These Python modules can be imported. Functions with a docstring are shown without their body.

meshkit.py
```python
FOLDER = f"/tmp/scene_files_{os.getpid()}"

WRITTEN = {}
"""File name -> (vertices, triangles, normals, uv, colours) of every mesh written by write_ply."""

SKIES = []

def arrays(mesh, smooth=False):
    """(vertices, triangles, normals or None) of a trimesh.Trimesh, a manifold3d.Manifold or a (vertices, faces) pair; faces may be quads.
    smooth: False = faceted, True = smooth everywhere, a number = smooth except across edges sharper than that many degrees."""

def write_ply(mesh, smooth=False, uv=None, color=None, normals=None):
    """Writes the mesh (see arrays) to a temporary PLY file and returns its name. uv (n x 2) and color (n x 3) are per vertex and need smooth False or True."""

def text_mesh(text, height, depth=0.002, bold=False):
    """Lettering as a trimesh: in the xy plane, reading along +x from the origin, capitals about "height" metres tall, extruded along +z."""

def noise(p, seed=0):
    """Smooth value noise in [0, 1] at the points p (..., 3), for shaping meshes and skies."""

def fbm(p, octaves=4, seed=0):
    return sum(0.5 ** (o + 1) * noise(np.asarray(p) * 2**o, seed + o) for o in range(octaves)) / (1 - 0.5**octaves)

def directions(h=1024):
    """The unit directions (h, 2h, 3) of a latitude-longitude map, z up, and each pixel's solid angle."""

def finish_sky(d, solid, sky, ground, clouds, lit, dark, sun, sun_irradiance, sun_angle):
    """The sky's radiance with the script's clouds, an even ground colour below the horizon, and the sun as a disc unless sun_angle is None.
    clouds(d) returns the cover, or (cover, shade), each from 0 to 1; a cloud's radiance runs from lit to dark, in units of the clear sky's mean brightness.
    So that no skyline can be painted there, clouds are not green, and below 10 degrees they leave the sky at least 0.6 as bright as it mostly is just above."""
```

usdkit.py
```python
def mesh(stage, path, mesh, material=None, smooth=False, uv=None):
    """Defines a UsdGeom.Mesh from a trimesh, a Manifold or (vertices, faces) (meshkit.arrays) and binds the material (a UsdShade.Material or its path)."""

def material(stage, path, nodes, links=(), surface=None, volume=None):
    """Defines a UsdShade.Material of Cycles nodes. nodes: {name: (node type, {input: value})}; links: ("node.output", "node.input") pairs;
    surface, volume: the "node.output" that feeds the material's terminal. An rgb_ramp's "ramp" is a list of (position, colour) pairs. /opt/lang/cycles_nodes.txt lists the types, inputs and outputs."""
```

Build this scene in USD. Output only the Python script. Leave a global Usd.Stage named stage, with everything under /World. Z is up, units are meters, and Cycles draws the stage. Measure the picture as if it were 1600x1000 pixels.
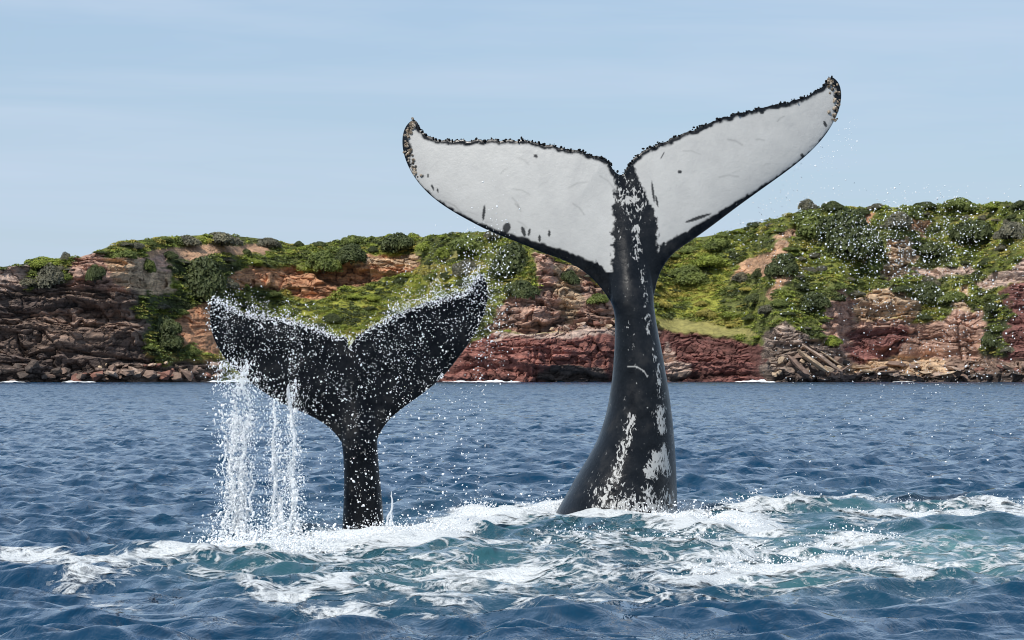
import math, random
import numpy as np, trimesh, shapely
from scipy.spatial import cKDTree, Delaunay, ConvexHull
from scipy.ndimage import gaussian_filter, gaussian_filter1d, map_coordinates
from scipy.interpolate import splprep, splev
import usdkit, meshkit
from pxr import Usd, UsdGeom, UsdLux, UsdShade, Gf, Sdf, Vt

stage = Usd.Stage.CreateInMemory()
UsdGeom.SetStageUpAxis(stage, 'Z'); UsdGeom.SetStageMetersPerUnit(stage, 1.0)
UsdGeom.Xform.Define(stage, '/World'); UsdGeom.Scope.Define(stage, '/World/Looks')

# ------------------------------------------------------------------ camera, sky, sun, exposure
F = 5051.0            # focal length in units of 1/1600 of the picture width
H = 1.46              # eye height over the water
PITCH = math.atan(83.0 / F)
EXPOSURE = 0.0
SUN_AZ = math.radians(-148.0)      # atan2(x, y) of the direction towards the sun
SUN_EL = math.radians(47.0)
SUN_INT, SKY_STR = 1.1, 0.108

cam = UsdGeom.Camera.Define(stage, '/World/camera')
cam.CreateHorizontalApertureAttr(36.0); cam.CreateVerticalApertureAttr(22.5)
cam.CreateFocalLengthAttr(36.0 * F / 1600)
cam.CreateClippingRangeAttr(Gf.Vec2f(0.5, 20000.0))
cam.CreateExposureAttr(EXPOSURE)
cam.AddTranslateOp().Set(Gf.Vec3d(0, 0, H)); cam.AddRotateXOp().Set(90 + math.degrees(PITCH))

sun_dir = np.array([math.sin(SUN_AZ) * math.cos(SUN_EL), math.cos(SUN_AZ) * math.cos(SUN_EL), math.sin(SUN_EL)])
dome = UsdLux.DomeLight.Define(stage, '/World/sky')
dome.GetPrim().SetCustomDataByKey('kind', 'structure')
sky_mat = usdkit.material(stage, '/World/Looks/sky_air', {
    'sky': ('sky_texture', {'sky_type': 'single_scattering', 'sun_disc': False, 'sun_elevation': SUN_EL, 'sun_rotation': SUN_AZ,
                            'air_density': 1.0, 'aerosol_density': 0.6, 'ozone_density': 2.0}),
    'tc': ('texture_coordinate', {}),
    'map': ('mapping', {'scale': (2.2, 2.2, 26.0)}),
    'n': ('noise_texture', {'scale': 1.6, 'detail': 5, 'roughness': 0.55, 'distortion': 0.4}),
    'r': ('rgb_ramp', {'ramp': [(0.40, (0.0, 0.0, 0.0)), (0.66, (0.75, 0.75, 0.75))]}),
    'cl': ('color', {'value': (3.85, 5.3, 7.35)}),
    'mx': ('mix_color', {'fac': 0.62}), 'cl2': ('color', {'value': (5.2, 6.3, 7.75)}), 'mx2': ('mix_color', {}),
    'bg': ('background_shader', {'strength': SKY_STR}),
}, [('tc.generated', 'map.vector'), ('map.vector', 'n.vector'), ('n.fac', 'r.fac'), ('r.color', 'mx2.fac'), ('sky.color', 'mx.a'), ('cl.color', 'mx.b'), ('mx.result', 'mx2.a'), ('cl2.color', 'mx2.b'),
    ('mx2.result', 'bg.color')], surface='bg.background')
UsdShade.MaterialBindingAPI.Apply(dome.GetPrim()).Bind(sky_mat)
sun = UsdLux.DistantLight.Define(stage, '/World/sun')
sun.CreateNormalizeAttr(True); sun.CreateIntensityAttr(SUN_INT); sun.CreateAngleAttr(0.53); sun.CreateColorAttr(Gf.Vec3f(1.0, 0.95, 0.87))
zx = sun_dir; xx = np.cross([0, 0, 1.0], zx); xx /= np.linalg.norm(xx); yx = np.cross(zx, xx)
sun.AddTransformOp().Set(Gf.Matrix4d(*xx, 0, *yx, 0, *zx, 0, 0, 0, 0, 1))

# ------------------------------------------------------------------ helpers
used = {}
def numbered(parent, name):
    n = used.get((parent, name), 0); used[(parent, name)] = n + 1
    return f'{parent}/{name}' if n == 0 else f'{parent}/{name}_{n:03d}'
def tag(prim, label=None, category=None, group=None, kind=None):
    for k, v in (('label', label), ('category', category), ('group', group), ('kind', kind)):
        if v: prim.SetCustomDataByKey(k, v)
    return prim
def thing(name, loc=(0, 0, 0), **kw):
    x = UsdGeom.Xform.Define(stage, numbered('/World', name)); x.AddTranslateOp().Set(Gf.Vec3d(*map(float, loc)))
    return tag(x.GetPrim(), **kw)
def put(name, mesh, mat, parent=None, smooth=False, vars=None, **kw):
    p = str(parent.GetPath()) if parent else '/World'
    m = usdkit.mesh(stage, numbered(p, name), mesh, mat, smooth=smooth)
    for k, v in (vars or {}).items():
        v = np.asarray(v, np.float32)
        api = UsdGeom.PrimvarsAPI(m)
        if v.ndim == 1: api.CreatePrimvar(k, Sdf.ValueTypeNames.FloatArray, 'vertex').Set(Vt.FloatArray.FromNumpy(v))
        else: api.CreatePrimvar(k, Sdf.ValueTypeNames.Color3fArray, 'vertex').Set(Vt.Vec3fArray.FromNumpy(np.ascontiguousarray(v)))
    return tag(m.GetPrim(), **kw)
def sstep(a, b, x):
    t = np.clip((x - a) / (b - a), 0, 1); return t * t * (3 - 2 * t)
def at(px, py, Y):
    """the point at depth Y behind the pixel (px, py) of the 1600 x 1000 photograph"""
    px, py, Y = np.broadcast_arrays(np.asarray(px, float), np.asarray(py, float), np.asarray(Y, float))
    c, s = math.cos(PITCH), math.sin(PITCH)
    u = 500 - py
    d = np.stack([px - 800, F * c - u * s, F * s + u * c], -1)
    return np.array([0, 0, H]) + d * (Y / d[..., 1])[..., None]
def project(P):
    P = np.asarray(P, float) - [0, 0, H]
    c, s = math.cos(PITCH), math.sin(PITCH)
    w = P[..., 1] * c + P[..., 2] * s; v = -P[..., 1] * s + P[..., 2] * c
    return 800 + F * P[..., 0] / w, 500 - F * v / w
def on_water(px, py):
    c, s = math.cos(PITCH), math.sin(PITCH); u = 500 - np.asarray(py, float)
    dz = F * s + u * c; t = -H / dz
    return np.stack([(np.asarray(px, float) - 800) * t, (F * c - u * s) * t], -1)
N2 = lambda x, y, seed=0, oct=3: meshkit.fbm(np.stack([x, y, np.zeros_like(x) + 0.37 * seed], -1), oct, seed)
def grid_faces(nr, nc):
    i, j = np.meshgrid(np.arange(nr - 1), np.arange(nc - 1), indexing='ij')
    a = i * nc + j
    return np.stack([a, a + 1, a + nc + 1, a + nc], -1).reshape(-1, 4)
rng = np.random.default_rng(7)

# ------------------------------------------------------------------ materials
L = '/World/Looks/'
def mat(name, nodes, links, surface='p.BSDF'): return usdkit.material(stage, L + name, nodes, links, surface=surface)

m_sea = mat('sea_water', {
    'g': ('geometry', {}), 'aer': ('attribute', {'attribute': 'aeration'}), 'ro': ('attribute', {'attribute': 'ripple'}),
    'ramp': ('rgb_ramp', {'ramp': [(0.0, (0.002, 0.030, 0.070)), (0.35, (0.014, 0.066, 0.088)), (1.0, (0.08, 0.19, 0.20))]}),
    'm1': ('mapping', {'scale': (1.0, 0.40, 1.0)}),
    'n1': ('noise_texture', {'scale': 4.2, 'detail': 4, 'roughness': 0.6, 'distortion': 0.5}),
    'b1': ('bump', {'strength': 0.9, 'distance': 0.06}),
    'm0': ('mapping', {'scale': (1.0, 0.26, 1.0)}), 'n0': ('noise_texture', {'scale': 1.7, 'detail': 3, 'roughness': 0.55, 'distortion': 0.3}),
    'b0': ('bump', {'strength': 1.0, 'distance': 0.28}),
    'n2': ('noise_texture', {'scale': 14.0, 'detail': 3, 'roughness': 0.6}),
    'b2': ('bump', {'strength': 0.5, 'distance': 0.010}),
    'p': ('principled_bsdf', {'ior': 1.28, 'roughness': 0.06}),
}, [('g.position', 'm0.vector'), ('m0.vector', 'n0.vector'), ('n0.fac', 'b0.height'), ('b0.normal', 'b1.normal'), ('g.position', 'm1.vector'), ('m1.vector', 'n1.vector'), ('n1.fac', 'b1.height'), ('m1.vector', 'n2.vector'), ('n2.fac', 'b2.height'),
    ('b1.normal', 'b2.normal'), ('b2.normal', 'p.normal'), ('aer.fac', 'ramp.fac'), ('ramp.color', 'p.base_color'), ('ro.fac', 'p.roughness')])

m_foam = mat('foam', {
    'g': ('geometry', {}), 'a': ('attribute', {'attribute': 'cover'}),
    'mp': ('mapping', {'scale': (0.8, 0.8, 0.5)}),
    'n1': ('noise_texture', {'scale': 3.4, 'detail': 9, 'roughness': 0.70, 'distortion': 0.6}),
    'n2': ('noise_texture', {'scale': 4.6, 'detail': 5, 'roughness': 0.6, 'distortion': 1.2}),
    'rg': ('math', {'math_type': 'subtract', 'value2': 0.5}), 'ra': ('math', {'math_type': 'absolute'}),
    'vr': ('map_range', {'from_min': 0.0, 'from_max': 0.085, 'to_min': 0.34, 'to_max': -0.09, 'clamp': True}),
    's1': ('math', {'math_type': 'subtract', 'value2': 0.5}),
    's2': ('math', {'math_type': 'multiply_add', 'value2': 2.4}),
    's3': ('math', {'math_type': 'add'}),
    'al': ('map_range', {'range_type': 'smoothstep', 'from_min': 0.50, 'from_max': 1.08, 'to_min': 0.0, 'to_max': 0.95, 'clamp': True}),
    'n3': ('noise_texture', {'scale': 26.0, 'detail': 4, 'roughness': 0.65}),
    'b': ('bump', {'strength': 0.9, 'distance': 0.035}),
    'b2': ('bump', {'strength': 0.7, 'distance': 0.10}),
    'p': ('principled_bsdf', {'base_color': (0.74, 0.77, 0.78), 'roughness': 0.6}),
    't': ('transparent_bsdf', {}), 'mx': ('mix_closure', {}),
}, [('g.position', 'mp.vector'), ('mp.vector', 'n1.vector'), ('mp.vector', 'n2.vector'), ('n2.fac', 'rg.value1'), ('rg.value', 'ra.value1'), ('ra.value', 'vr.value'), ('n1.fac', 's1.value1'),
    ('s1.value', 's2.value1'), ('a.fac', 's2.value3'), ('s2.value', 's3.value1'), ('vr.result', 's3.value2'), ('s3.value', 'al.value'),
    ('al.result', 'mx.fac'), ('t.BSDF', 'mx.closure1'), ('p.BSDF', 'mx.closure2'), ('g.position', 'n3.vector'), ('n3.fac', 'b.height'),
    ('n1.fac', 'b2.height'), ('b2.normal', 'b.normal'), ('b.normal', 'p.normal')], surface='mx.closure')

m_drop = mat('water_drop', {'p': ('principled_bsdf', {'base_color': (0.93, 0.95, 0.97), 'roughness': 0.15, 'ior': 1.33, 'transmission_weight': 0.15})}, [])
m_strand = mat('falling_water', {
    'g': ('geometry', {}), 'n': ('noise_texture', {'scale': 22.0, 'detail': 3}), 'b': ('bump', {'strength': 0.7, 'distance': 0.02}),
    'p': ('principled_bsdf', {'base_color': (0.90, 0.93, 0.96), 'roughness': 0.12, 'ior': 1.33, 'transmission_weight': 0.5})},
    [('g.position', 'n.vector'), ('n.fac', 'b.height'), ('b.normal', 'p.normal')])

def skin(name, rough, spec):
    return mat(name, {
        'g': ('geometry', {}), 'w': ('attribute', {'attribute': 'pale'}), 'sc': ('attribute', {'attribute': 'scuff'}),
        'n': ('noise_texture', {'scale': 26.0, 'detail': 6, 'roughness': 0.65}),
        'nb': ('noise_texture', {'scale': 5.0, 'detail': 5, 'roughness': 0.6}),
        'dk': ('rgb_ramp', {'ramp': [(0.36, (0.0015, 0.002, 0.003)), (0.55, (0.005, 0.006, 0.008)), (0.72, (0.018, 0.018, 0.019))]}),
        'lt': ('rgb_ramp', {'ramp': [(0.25, (0.39, 0.39, 0.385)), (0.5, (0.43, 0.43, 0.42)), (0.75, (0.46, 0.46, 0.45))]}),
        'ms': ('mapping', {'scale': (1.0, 1.0, 0.55)}), 'ns': ('noise_texture', {'scale': 30.0, 'detail': 7, 'roughness': 0.66, 'distortion': 0.5}),
        'nw': ('noise_texture', {'scale': 7.0, 'detail': 3, 'roughness': 0.5, 'distortion': 1.5}),
        'w1': ('math', {'math_type': 'subtract', 'value2': 0.5}), 'w2': ('math', {'math_type': 'absolute'}), 'w3': ('map_range', {'from_min': 0.0, 'from_max': 0.05, 'to_min': 0.16, 'to_max': 0.0, 'clamp': True}),
        'w4': ('math', {'math_type': 'multiply'}), 'w5': ('map_range', {'from_min': 0.0, 'from_max': 0.15, 'to_min': 0.0, 'to_max': 1.0, 'clamp': True}),
        'a1': ('math', {'math_type': 'add'}), 'a2': ('math', {'math_type': 'add'}), 'th': ('map_range', {'range_type': 'smoothstep', 'from_min': 0.645, 'from_max': 0.70, 'to_min': 0.0, 'to_max': 0.95, 'clamp': True}),
        'pm': ('math', {'math_type': 'maximum'}),
        'mx': ('mix_color', {}), 'rr': ('map_range', {'from_min': 0.3, 'from_max': 0.7, 'to_min': rough * 0.6, 'to_max': rough * 1.6}), 'rw': ('mix_float', {'b': 0.38}),
        'bp': ('bump', {'strength': 0.35, 'distance': 0.01}), 'bp2': ('bump', {'strength': 0.20, 'distance': 0.03}),
        'p': ('principled_bsdf', {'ior': 1.36, 'specular_ior_level': spec}),
    }, [('g.position', 'n.vector'), ('g.position', 'nb.vector'), ('g.position', 'ms.vector'), ('ms.vector', 'ns.vector'), ('ms.vector', 'nw.vector'), ('nb.fac', 'dk.fac'), ('nb.fac', 'lt.fac'),
        ('nw.fac', 'w1.value1'), ('w1.value', 'w2.value1'), ('w2.value', 'w3.value'), ('w3.result', 'w4.value1'), ('sc.fac', 'w5.value'), ('w5.result', 'w4.value2'),
        ('ns.fac', 'a1.value1'), ('sc.fac', 'a1.value2'), ('a1.value', 'a2.value1'), ('w4.value', 'a2.value2'), ('a2.value', 'th.value'), ('th.result', 'pm.value1'), ('w.fac', 'pm.value2'),
        ('pm.value', 'mx.fac'), ('dk.color', 'mx.a'), ('lt.color', 'mx.b'), ('mx.result', 'p.base_color'), ('nb.fac', 'rr.value'), ('pm.value', 'rw.fac'), ('rr.result', 'rw.a'), ('rw.result', 'p.roughness'),
        ('nb.fac', 'bp2.height'), ('n.fac', 'bp.height'), ('bp2.normal', 'bp.normal'), ('bp.normal', 'p.normal')])
m_skin = skin('wet_skin', 0.27, 0.5)
m_skin2 = skin('black_wet_skin', 0.25, 0.2)
m_barn = mat('barnacle_shell', {'g': ('geometry', {}), 'n': ('noise_texture', {'scale': 18.0, 'detail': 3}),
    'r': ('rgb_ramp', {'ramp': [(0.35, (0.03, 0.028, 0.026)), (0.5, (0.20, 0.15, 0.10)), (0.65, (0.42, 0.36, 0.29))]}),
    'p': ('principled_bsdf', {'roughness': 0.6})}, [('g.position', 'n.vector'), ('n.fac', 'r.fac'), ('r.color', 'p.base_color')])
m_knob = mat('dark_knob', {'g': ('geometry', {}), 'n': ('noise_texture', {'scale': 40.0, 'detail': 3}), 'b': ('bump', {'strength': 0.6, 'distance': 0.01}),
    'p': ('principled_bsdf', {'base_color': (0.006, 0.007, 0.008), 'roughness': 0.75, 'specular_ior_level': 0.15})}, [('g.position', 'n.vector'), ('n.fac', 'b.height'), ('b.normal', 'p.normal')])

m_land = mat('headland_ground', {
    'g': ('geometry', {}), 'c': ('attribute', {'attribute': 'tint'}), 'k': ('attribute', {'attribute': 'rocky'}),
    'n1': ('noise_texture', {'scale': 0.9, 'detail': 8, 'roughness': 0.68}),
    'n2': ('noise_texture', {'scale': 0.22, 'detail': 4, 'roughness': 0.6}),
    'ms': ('mapping', {'scale': (0.25, 0.25, 2.4)}),
    'n3': ('noise_texture', {'scale': 1.0, 'detail': 6, 'roughness': 0.65, 'distortion': 0.8}),
    'r1': ('rgb_ramp', {'ramp': [(0.28, (0.50, 0.50, 0.52)), (0.5, (1.0, 1.0, 1.0)), (0.72, (1.5, 1.46, 1.4))]}),
    'r3': ('rgb_ramp', {'ramp': [(0.30, (0.42, 0.40, 0.42)), (0.5, (1.0, 1.0, 1.0)), (0.70, (1.55, 1.5, 1.42))]}),
    'mk': ('mix_color', {'a': (1, 1, 1)}),
    'm1': ('mix', {'mix_type': 'multiply', 'fac': 1.0}), 'm2': ('mix', {'mix_type': 'multiply', 'fac': 1.0}),
    'b': ('bump', {'strength': 1.0, 'distance': 0.5}), 'b3': ('bump', {'strength': 0.9, 'distance': 0.4}),
    'p': ('principled_bsdf', {'roughness': 0.85, 'specular_ior_level': 0.25}),
}, [('g.position', 'n1.vector'), ('g.position', 'n2.vector'), ('g.position', 'ms.vector'), ('ms.vector', 'n3.vector'), ('n1.fac', 'r1.fac'), ('n3.fac', 'r3.fac'),
    ('k.fac', 'mk.fac'), ('r3.color', 'mk.b'), ('c.color', 'm1.color1'), ('r1.color', 'm1.color2'), ('m1.color', 'm2.color1'), ('mk.result', 'm2.color2'),
    ('m2.color', 'p.base_color'), ('n1.fac', 'b.height'), ('n3.fac', 'b3.height'), ('b3.normal', 'b.normal'), ('b.normal', 'p.normal')])

def rock_mat(name, c):
    c = np.array(c)
    return mat(name, {
        'g': ('geometry', {}), 'n1': ('noise_texture', {'scale': 1.3, 'detail': 7, 'roughness': 0.65}),
        'r': ('rgb_ramp', {'ramp': [(0.3, tuple(c * 0.5)), (0.5, tuple(c)), (0.72, tuple(c * 1.45))]}),
        'b': ('bump', {'strength': 1.0, 'distance': 0.3}), 'p': ('principled_bsdf', {'roughness': 0.85, 'specular_ior_level': 0.25})},
        [('g.position', 'n1.vector'), ('n1.fac', 'r.fac'), ('r.color', 'p.base_color'), ('n1.fac', 'b.height'), ('b.normal', 'p.normal')])
m_rocks = {k: rock_mat(k + '_rock', c) for k, c in {'brown': (0.21, 0.145, 0.115), 'pale': (0.38, 0.28, 0.22), 'dark': (0.10, 0.078, 0.066), 'rust': (0.22, 0.11, 0.085), 'tan': (0.44, 0.33, 0.23)}.items()}

def leaf_mat(name, c):
    c = np.array(c)
    return mat(name, {
        'g': ('geometry', {}), 'n': ('noise_texture', {'scale': 0.55, 'detail': 5, 'roughness': 0.65}),
        'r': ('rgb_ramp', {'ramp': [(0.3, tuple(c * 0.55)), (0.5, tuple(c)), (0.7, tuple(c * np.array([1.6, 1.5, 1.3])))]}),
        'd': ('principled_bsdf', {'roughness': 0.6, 'specular_ior_level': 0.3}), 't': ('translucent_bsdf', {}), 'mx': ('mix_closure', {'fac': 0.2})},
        [('g.position', 'n.vector'), ('n.fac', 'r.fac'), ('r.color', 'd.base_color'), ('r.color', 't.color'), ('d.BSDF', 'mx.closure1'), ('t.BSDF', 'mx.closure2')], surface='mx.closure')
TINTS = {'deep': (0.080, 0.100, 0.040), 'olive': (0.150, 0.185, 0.052), 'bright': (0.235, 0.280, 0.052), 'grey': (0.165, 0.160, 0.115), 'yellow': (0.36, 0.32, 0.085)}
m_leaf = {k: leaf_mat(k + '_leaves', c) for k, c in TINTS.items()}
m_wood = mat('shrub_wood', {'p': ('principled_bsdf', {'base_color': (0.09, 0.07, 0.055), 'roughness': 0.9})}, [])

# ------------------------------------------------------------------ the sea
FOAM_LINES = [  # (points in photograph pixels, half width up, half width down, strength, thickness in metres)
    ([(690, 832), (740, 812), (800, 806), (880, 800), (960, 806), (1060, 818), (1130, 822), (1190, 830)], 13, 13, 1.25, 0.055),
    ([(330, 862), (370, 858), (430, 856), (500, 852), (560, 846), (640, 846), (700, 846)], 12, 13, 1.25, 0.035),
    ([(-200, 868), (0, 868), (60, 873), (120, 880), (200, 876), (330, 866)], 7, 9, 0.85, 0.02),
    ([(120, 908), (160, 902), (190, 898)], 7, 9, 0.75, 0.015),
    ([(180, 885), (260, 900), (330, 893), (420, 880), (520, 872)], 6, 8, 0.62, 0.01),
    ([(0, 925), (60, 926), (140, 945), (220, 950)], 2, 3, 0.55, 0.0),
    ([(840, 848), (920, 850), (980, 838), (1040, 846), (1120, 856), (1190, 858)], 6, 8, 0.80, 0.03),
    ([(640, 902), (740, 897), (840, 900), (900, 893), (1000, 902), (1080, 912)], 5, 9, 0.76, 0.02),
    ([(1080, 912), (1140, 902), (1200, 892), (1310, 884), (1390, 888), (1440, 897)], 9, 11, 1.1, 0.05),
    ([(1240, 866), (1310, 850), (1360, 850), (1405, 858)], 7, 9, 0.92, 0.03),
    ([(1190, 858), (1240, 866), (1150, 880), (1060, 890)], 7, 10, 0.72, 0.02),
    ([(1060, 800), (1160, 800), (1250, 795), (1345, 786), (1440, 790), (1600, 797), (1800, 800)], 8, 9, 0.80, 0.06),
    ([(1320, 812), (1420, 808), (1520, 806), (1600, 806), (1800, 810)], 8, 9, 0.98, 0.05),
    ([(1430, 850), (1500, 856), (1600, 870), (1800, 872)], 12, 16, 0.60, 0.01),
    ([(360, 910), (400, 925), (430, 932), (500, 920), (540, 918)], 10, 9, 0.86, 0.02),
    ([(540, 925), (600, 922), (660, 930), (720, 940)], 5, 7, 0.70, 0.01),
    ([(480, 945), (560, 948), (640, 958), (760, 962), (860, 958)], 4, 6, 0.70, 0.01),
    ([(700, 915), (760, 925), (800, 930), (840, 945), (980, 938), (1120, 934)], 5, 7, 0.74, 0.015),
    ([(1000, 918), (1100, 920), (1250, 922), (1300, 926)], 4, 6, 0.66, 0.01),
    ([(820, 872), (900, 866), (1000, 868), (1100, 876)], 6, 8, 0.62, 0.01),
    ([(500, 875), (600, 868), (700, 872)], 8, 10, 0.6, 0.01),
]
for r in range(7):   # faint streaks that trail through the disturbed water
    x0 = 480 + 160 * r; y0 = 868 + 14 * ((r * 5) % 6)
    FOAM_LINES.append(([(x0 - 90, y0 + 6), (x0, y0), (x0 + 100, y0 + 9)], 3, 4, 0.60, 0.005))
def foam_fields(px, py):
    """(cover, thickness) of the foam at points of the water that show at (px, py)"""
    X = np.stack([px, py * 4.0], -1)
    cover, thick = np.zeros(len(px)), np.zeros(len(px))
    for pts, up, dn, st, th in FOAM_LINES:
        p = np.array(pts, float); n = max(8, int(np.abs(np.diff(p[:, 0])).sum() / 3))
        s = np.concatenate([[0], np.cumsum(np.hypot(*np.diff(p, axis=0).T))])
        q = np.stack([np.interp(np.linspace(0, s[-1], n), s, p[:, k]) for k in (0, 1)], -1)
        box = (px > p[:, 0].min() - 70) & (px < p[:, 0].max() + 70) & (py > p[:, 1].min() - 40) & (py < p[:, 1].max() + 45)
        if not box.any(): continue
        i = np.nonzero(box)[0]
        d, k = cKDTree(q * [1, 4.0]).query(X[i])
        w = np.where(py[i] < q[k, 1], up, dn) * 4.0
        prof = np.exp(-(d / w) ** 2)
        cover[i] = np.maximum(cover[i], st * prof)
        thick[i] = np.maximum(thick[i], th * np.exp(-(d / (w * 0.8)) ** 2))
    return cover, thick
AER = [(700, 880, 330, 62, 0.45), (1250, 860, 330, 60, 0.55), (1000, 845, 200, 40, 0.45), (450, 880, 200, 40, 0.4), (1480, 865, 170, 40, 0.95), (860, 812, 130, 16, 0.5), (1250, 905, 160, 22, 0.55), (1290, 862, 130, 22, 0.6), (620, 905, 160, 26, 0.5), (1350, 800, 300, 20, 0.5)]

rows = [13.0]
while rows[-1] < 560: rows.append(rows[-1] + min(max(0.0031 * rows[-1], 0.048), 0.36))
rows = np.array(rows)
tan_h = np.concatenate([np.linspace(-0.34, -0.182, 12)[:-1], np.linspace(-0.182, 0.182, 520), np.linspace(0.182, 0.34, 12)[1:]])
Yg, Tg = np.meshgrid(rows, tan_h, indexing='ij'); Xg = Yg * Tg
dy = np.clip(0.0031 * Yg, 0.048, 0.36)
wr = np.random.default_rng(21)
Zs, Xs, Ys = np.zeros_like(Xg), np.zeros_like(Xg), np.zeros_like(Xg)
for k in range(110):
    lam = math.exp(wr.uniform(math.log(0.22), math.log(3.5)))
    th = wr.normal(-1.7, 0.85); kk = 2 * math.pi / lam
    st = 0.074 * (1.0 if lam < 0.6 else (0.6 / lam) ** 0.95)
    amp = st / kk
    fade = np.clip((lam / abs(math.sin(th)) / dy - 2.2) / 1.6, 0, 1) * np.clip((lam / max(abs(math.cos(th)), 0.05) / (Yg * 0.0007) - 2.2) / 1.6, 0, 1)
    # groups: every component comes and goes over the surface
    ph = kk * (Xg * math.cos(th) + Yg * math.sin(th)) + wr.uniform(0, 6.28)
    env = 0.65 + 0.55 * np.sin(ph * wr.uniform(0.06, 0.16) + Xg * kk * wr.uniform(-0.12, 0.12) + wr.uniform(0, 6.28))
    a = amp * fade * env
    sn = np.sin(ph)
    Zs += a * np.cos(ph); Xs -= 0.8 * a * math.cos(th) * sn; Ys -= 0.8 * a * math.sin(th) * sn
# the whales' wash: low mounds and ridges of upwelling water
pxg, pyg = project(np.stack([Xg, Yg, np.zeros_like(Xg)], -1))
near = (Yg < 45)
cover, thick, aer = np.zeros_like(Xg), np.zeros_like(Xg), np.zeros_like(Xg)
wx = (N2(Xg[near] * 1.1, Yg[near] * 1.1, 3) - 0.5); wy = (N2(Xg[near] * 1.1, Yg[near] * 1.1, 5) - 0.5)
cv, tk = foam_fields(pxg[near] + wx * 50, pyg[near] + wy * 20)
for (cx, cy, rx, ry, s) in AER:
    aer[near] = np.maximum(aer[near], s * np.exp(-(((pxg[near] + wx * 80 - cx) / rx) ** 2 + ((pyg[near] + wy * 24 - cy) / ry) ** 2)))
wv = np.exp(-np.maximum(0, ((pxg[near] - 1060) / 780) ** 2 + ((pyg[near] - 882) / 56) ** 2) ** 2)
cv = np.maximum(cv * 1.07, 0.52 * wv * (0.72 + 0.56 * N2(Xg[near] * 1.6, Yg[near] * 0.5, 14, 3)))
cover[near], thick[near] = cv, tk
wash = np.zeros_like(Xg)
wash[near] = np.exp(-(((pxg[near] - 900) / 520) ** 2 + ((pyg[near] - 850) / 55) ** 2))
Zs += wash * 0.06 * (N2(Xg * 1.3, Yg * 0.9, 8, 3) - 0.45) * 2
lump = np.zeros_like(Xg)
lump[near] = N2(Xg[near] * 6.5, Yg[near] * 2.5, 11, 4)
Zs += thick * 0.42
sea_v = np.stack([Xg + Xs, Yg + Ys, Zs], -1)
ripple = np.clip(0.05 + 0.0004 * (Yg - 30), 0.05, 0.16)
sea_f = grid_faces(*Xg.shape)
# the rest of the sea: a wide sheet below the troughs of the detailed part, out to the horizon on every side
R = 9000.0
outer_v = np.array([[-R, -R, -0.35], [R, -R, -0.35], [R, R, -0.35], [-R, R, -0.35]])
n0 = Xg.size
SV = np.vstack([sea_v.reshape(-1, 3), outer_v]); SF = np.vstack([sea_f, [[n0, n0 + 1, n0 + 2, n0 + 3]]])
put('sea', (SV, SF), m_sea, smooth=True, vars={'aeration': np.concatenate([aer.ravel() * 1.0, np.zeros(4)]), 'ripple': np.concatenate([ripple.ravel(), np.full(4, 0.3)])},
    label='wind rippled deep blue sea in front of the headland', kind='structure')
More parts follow.
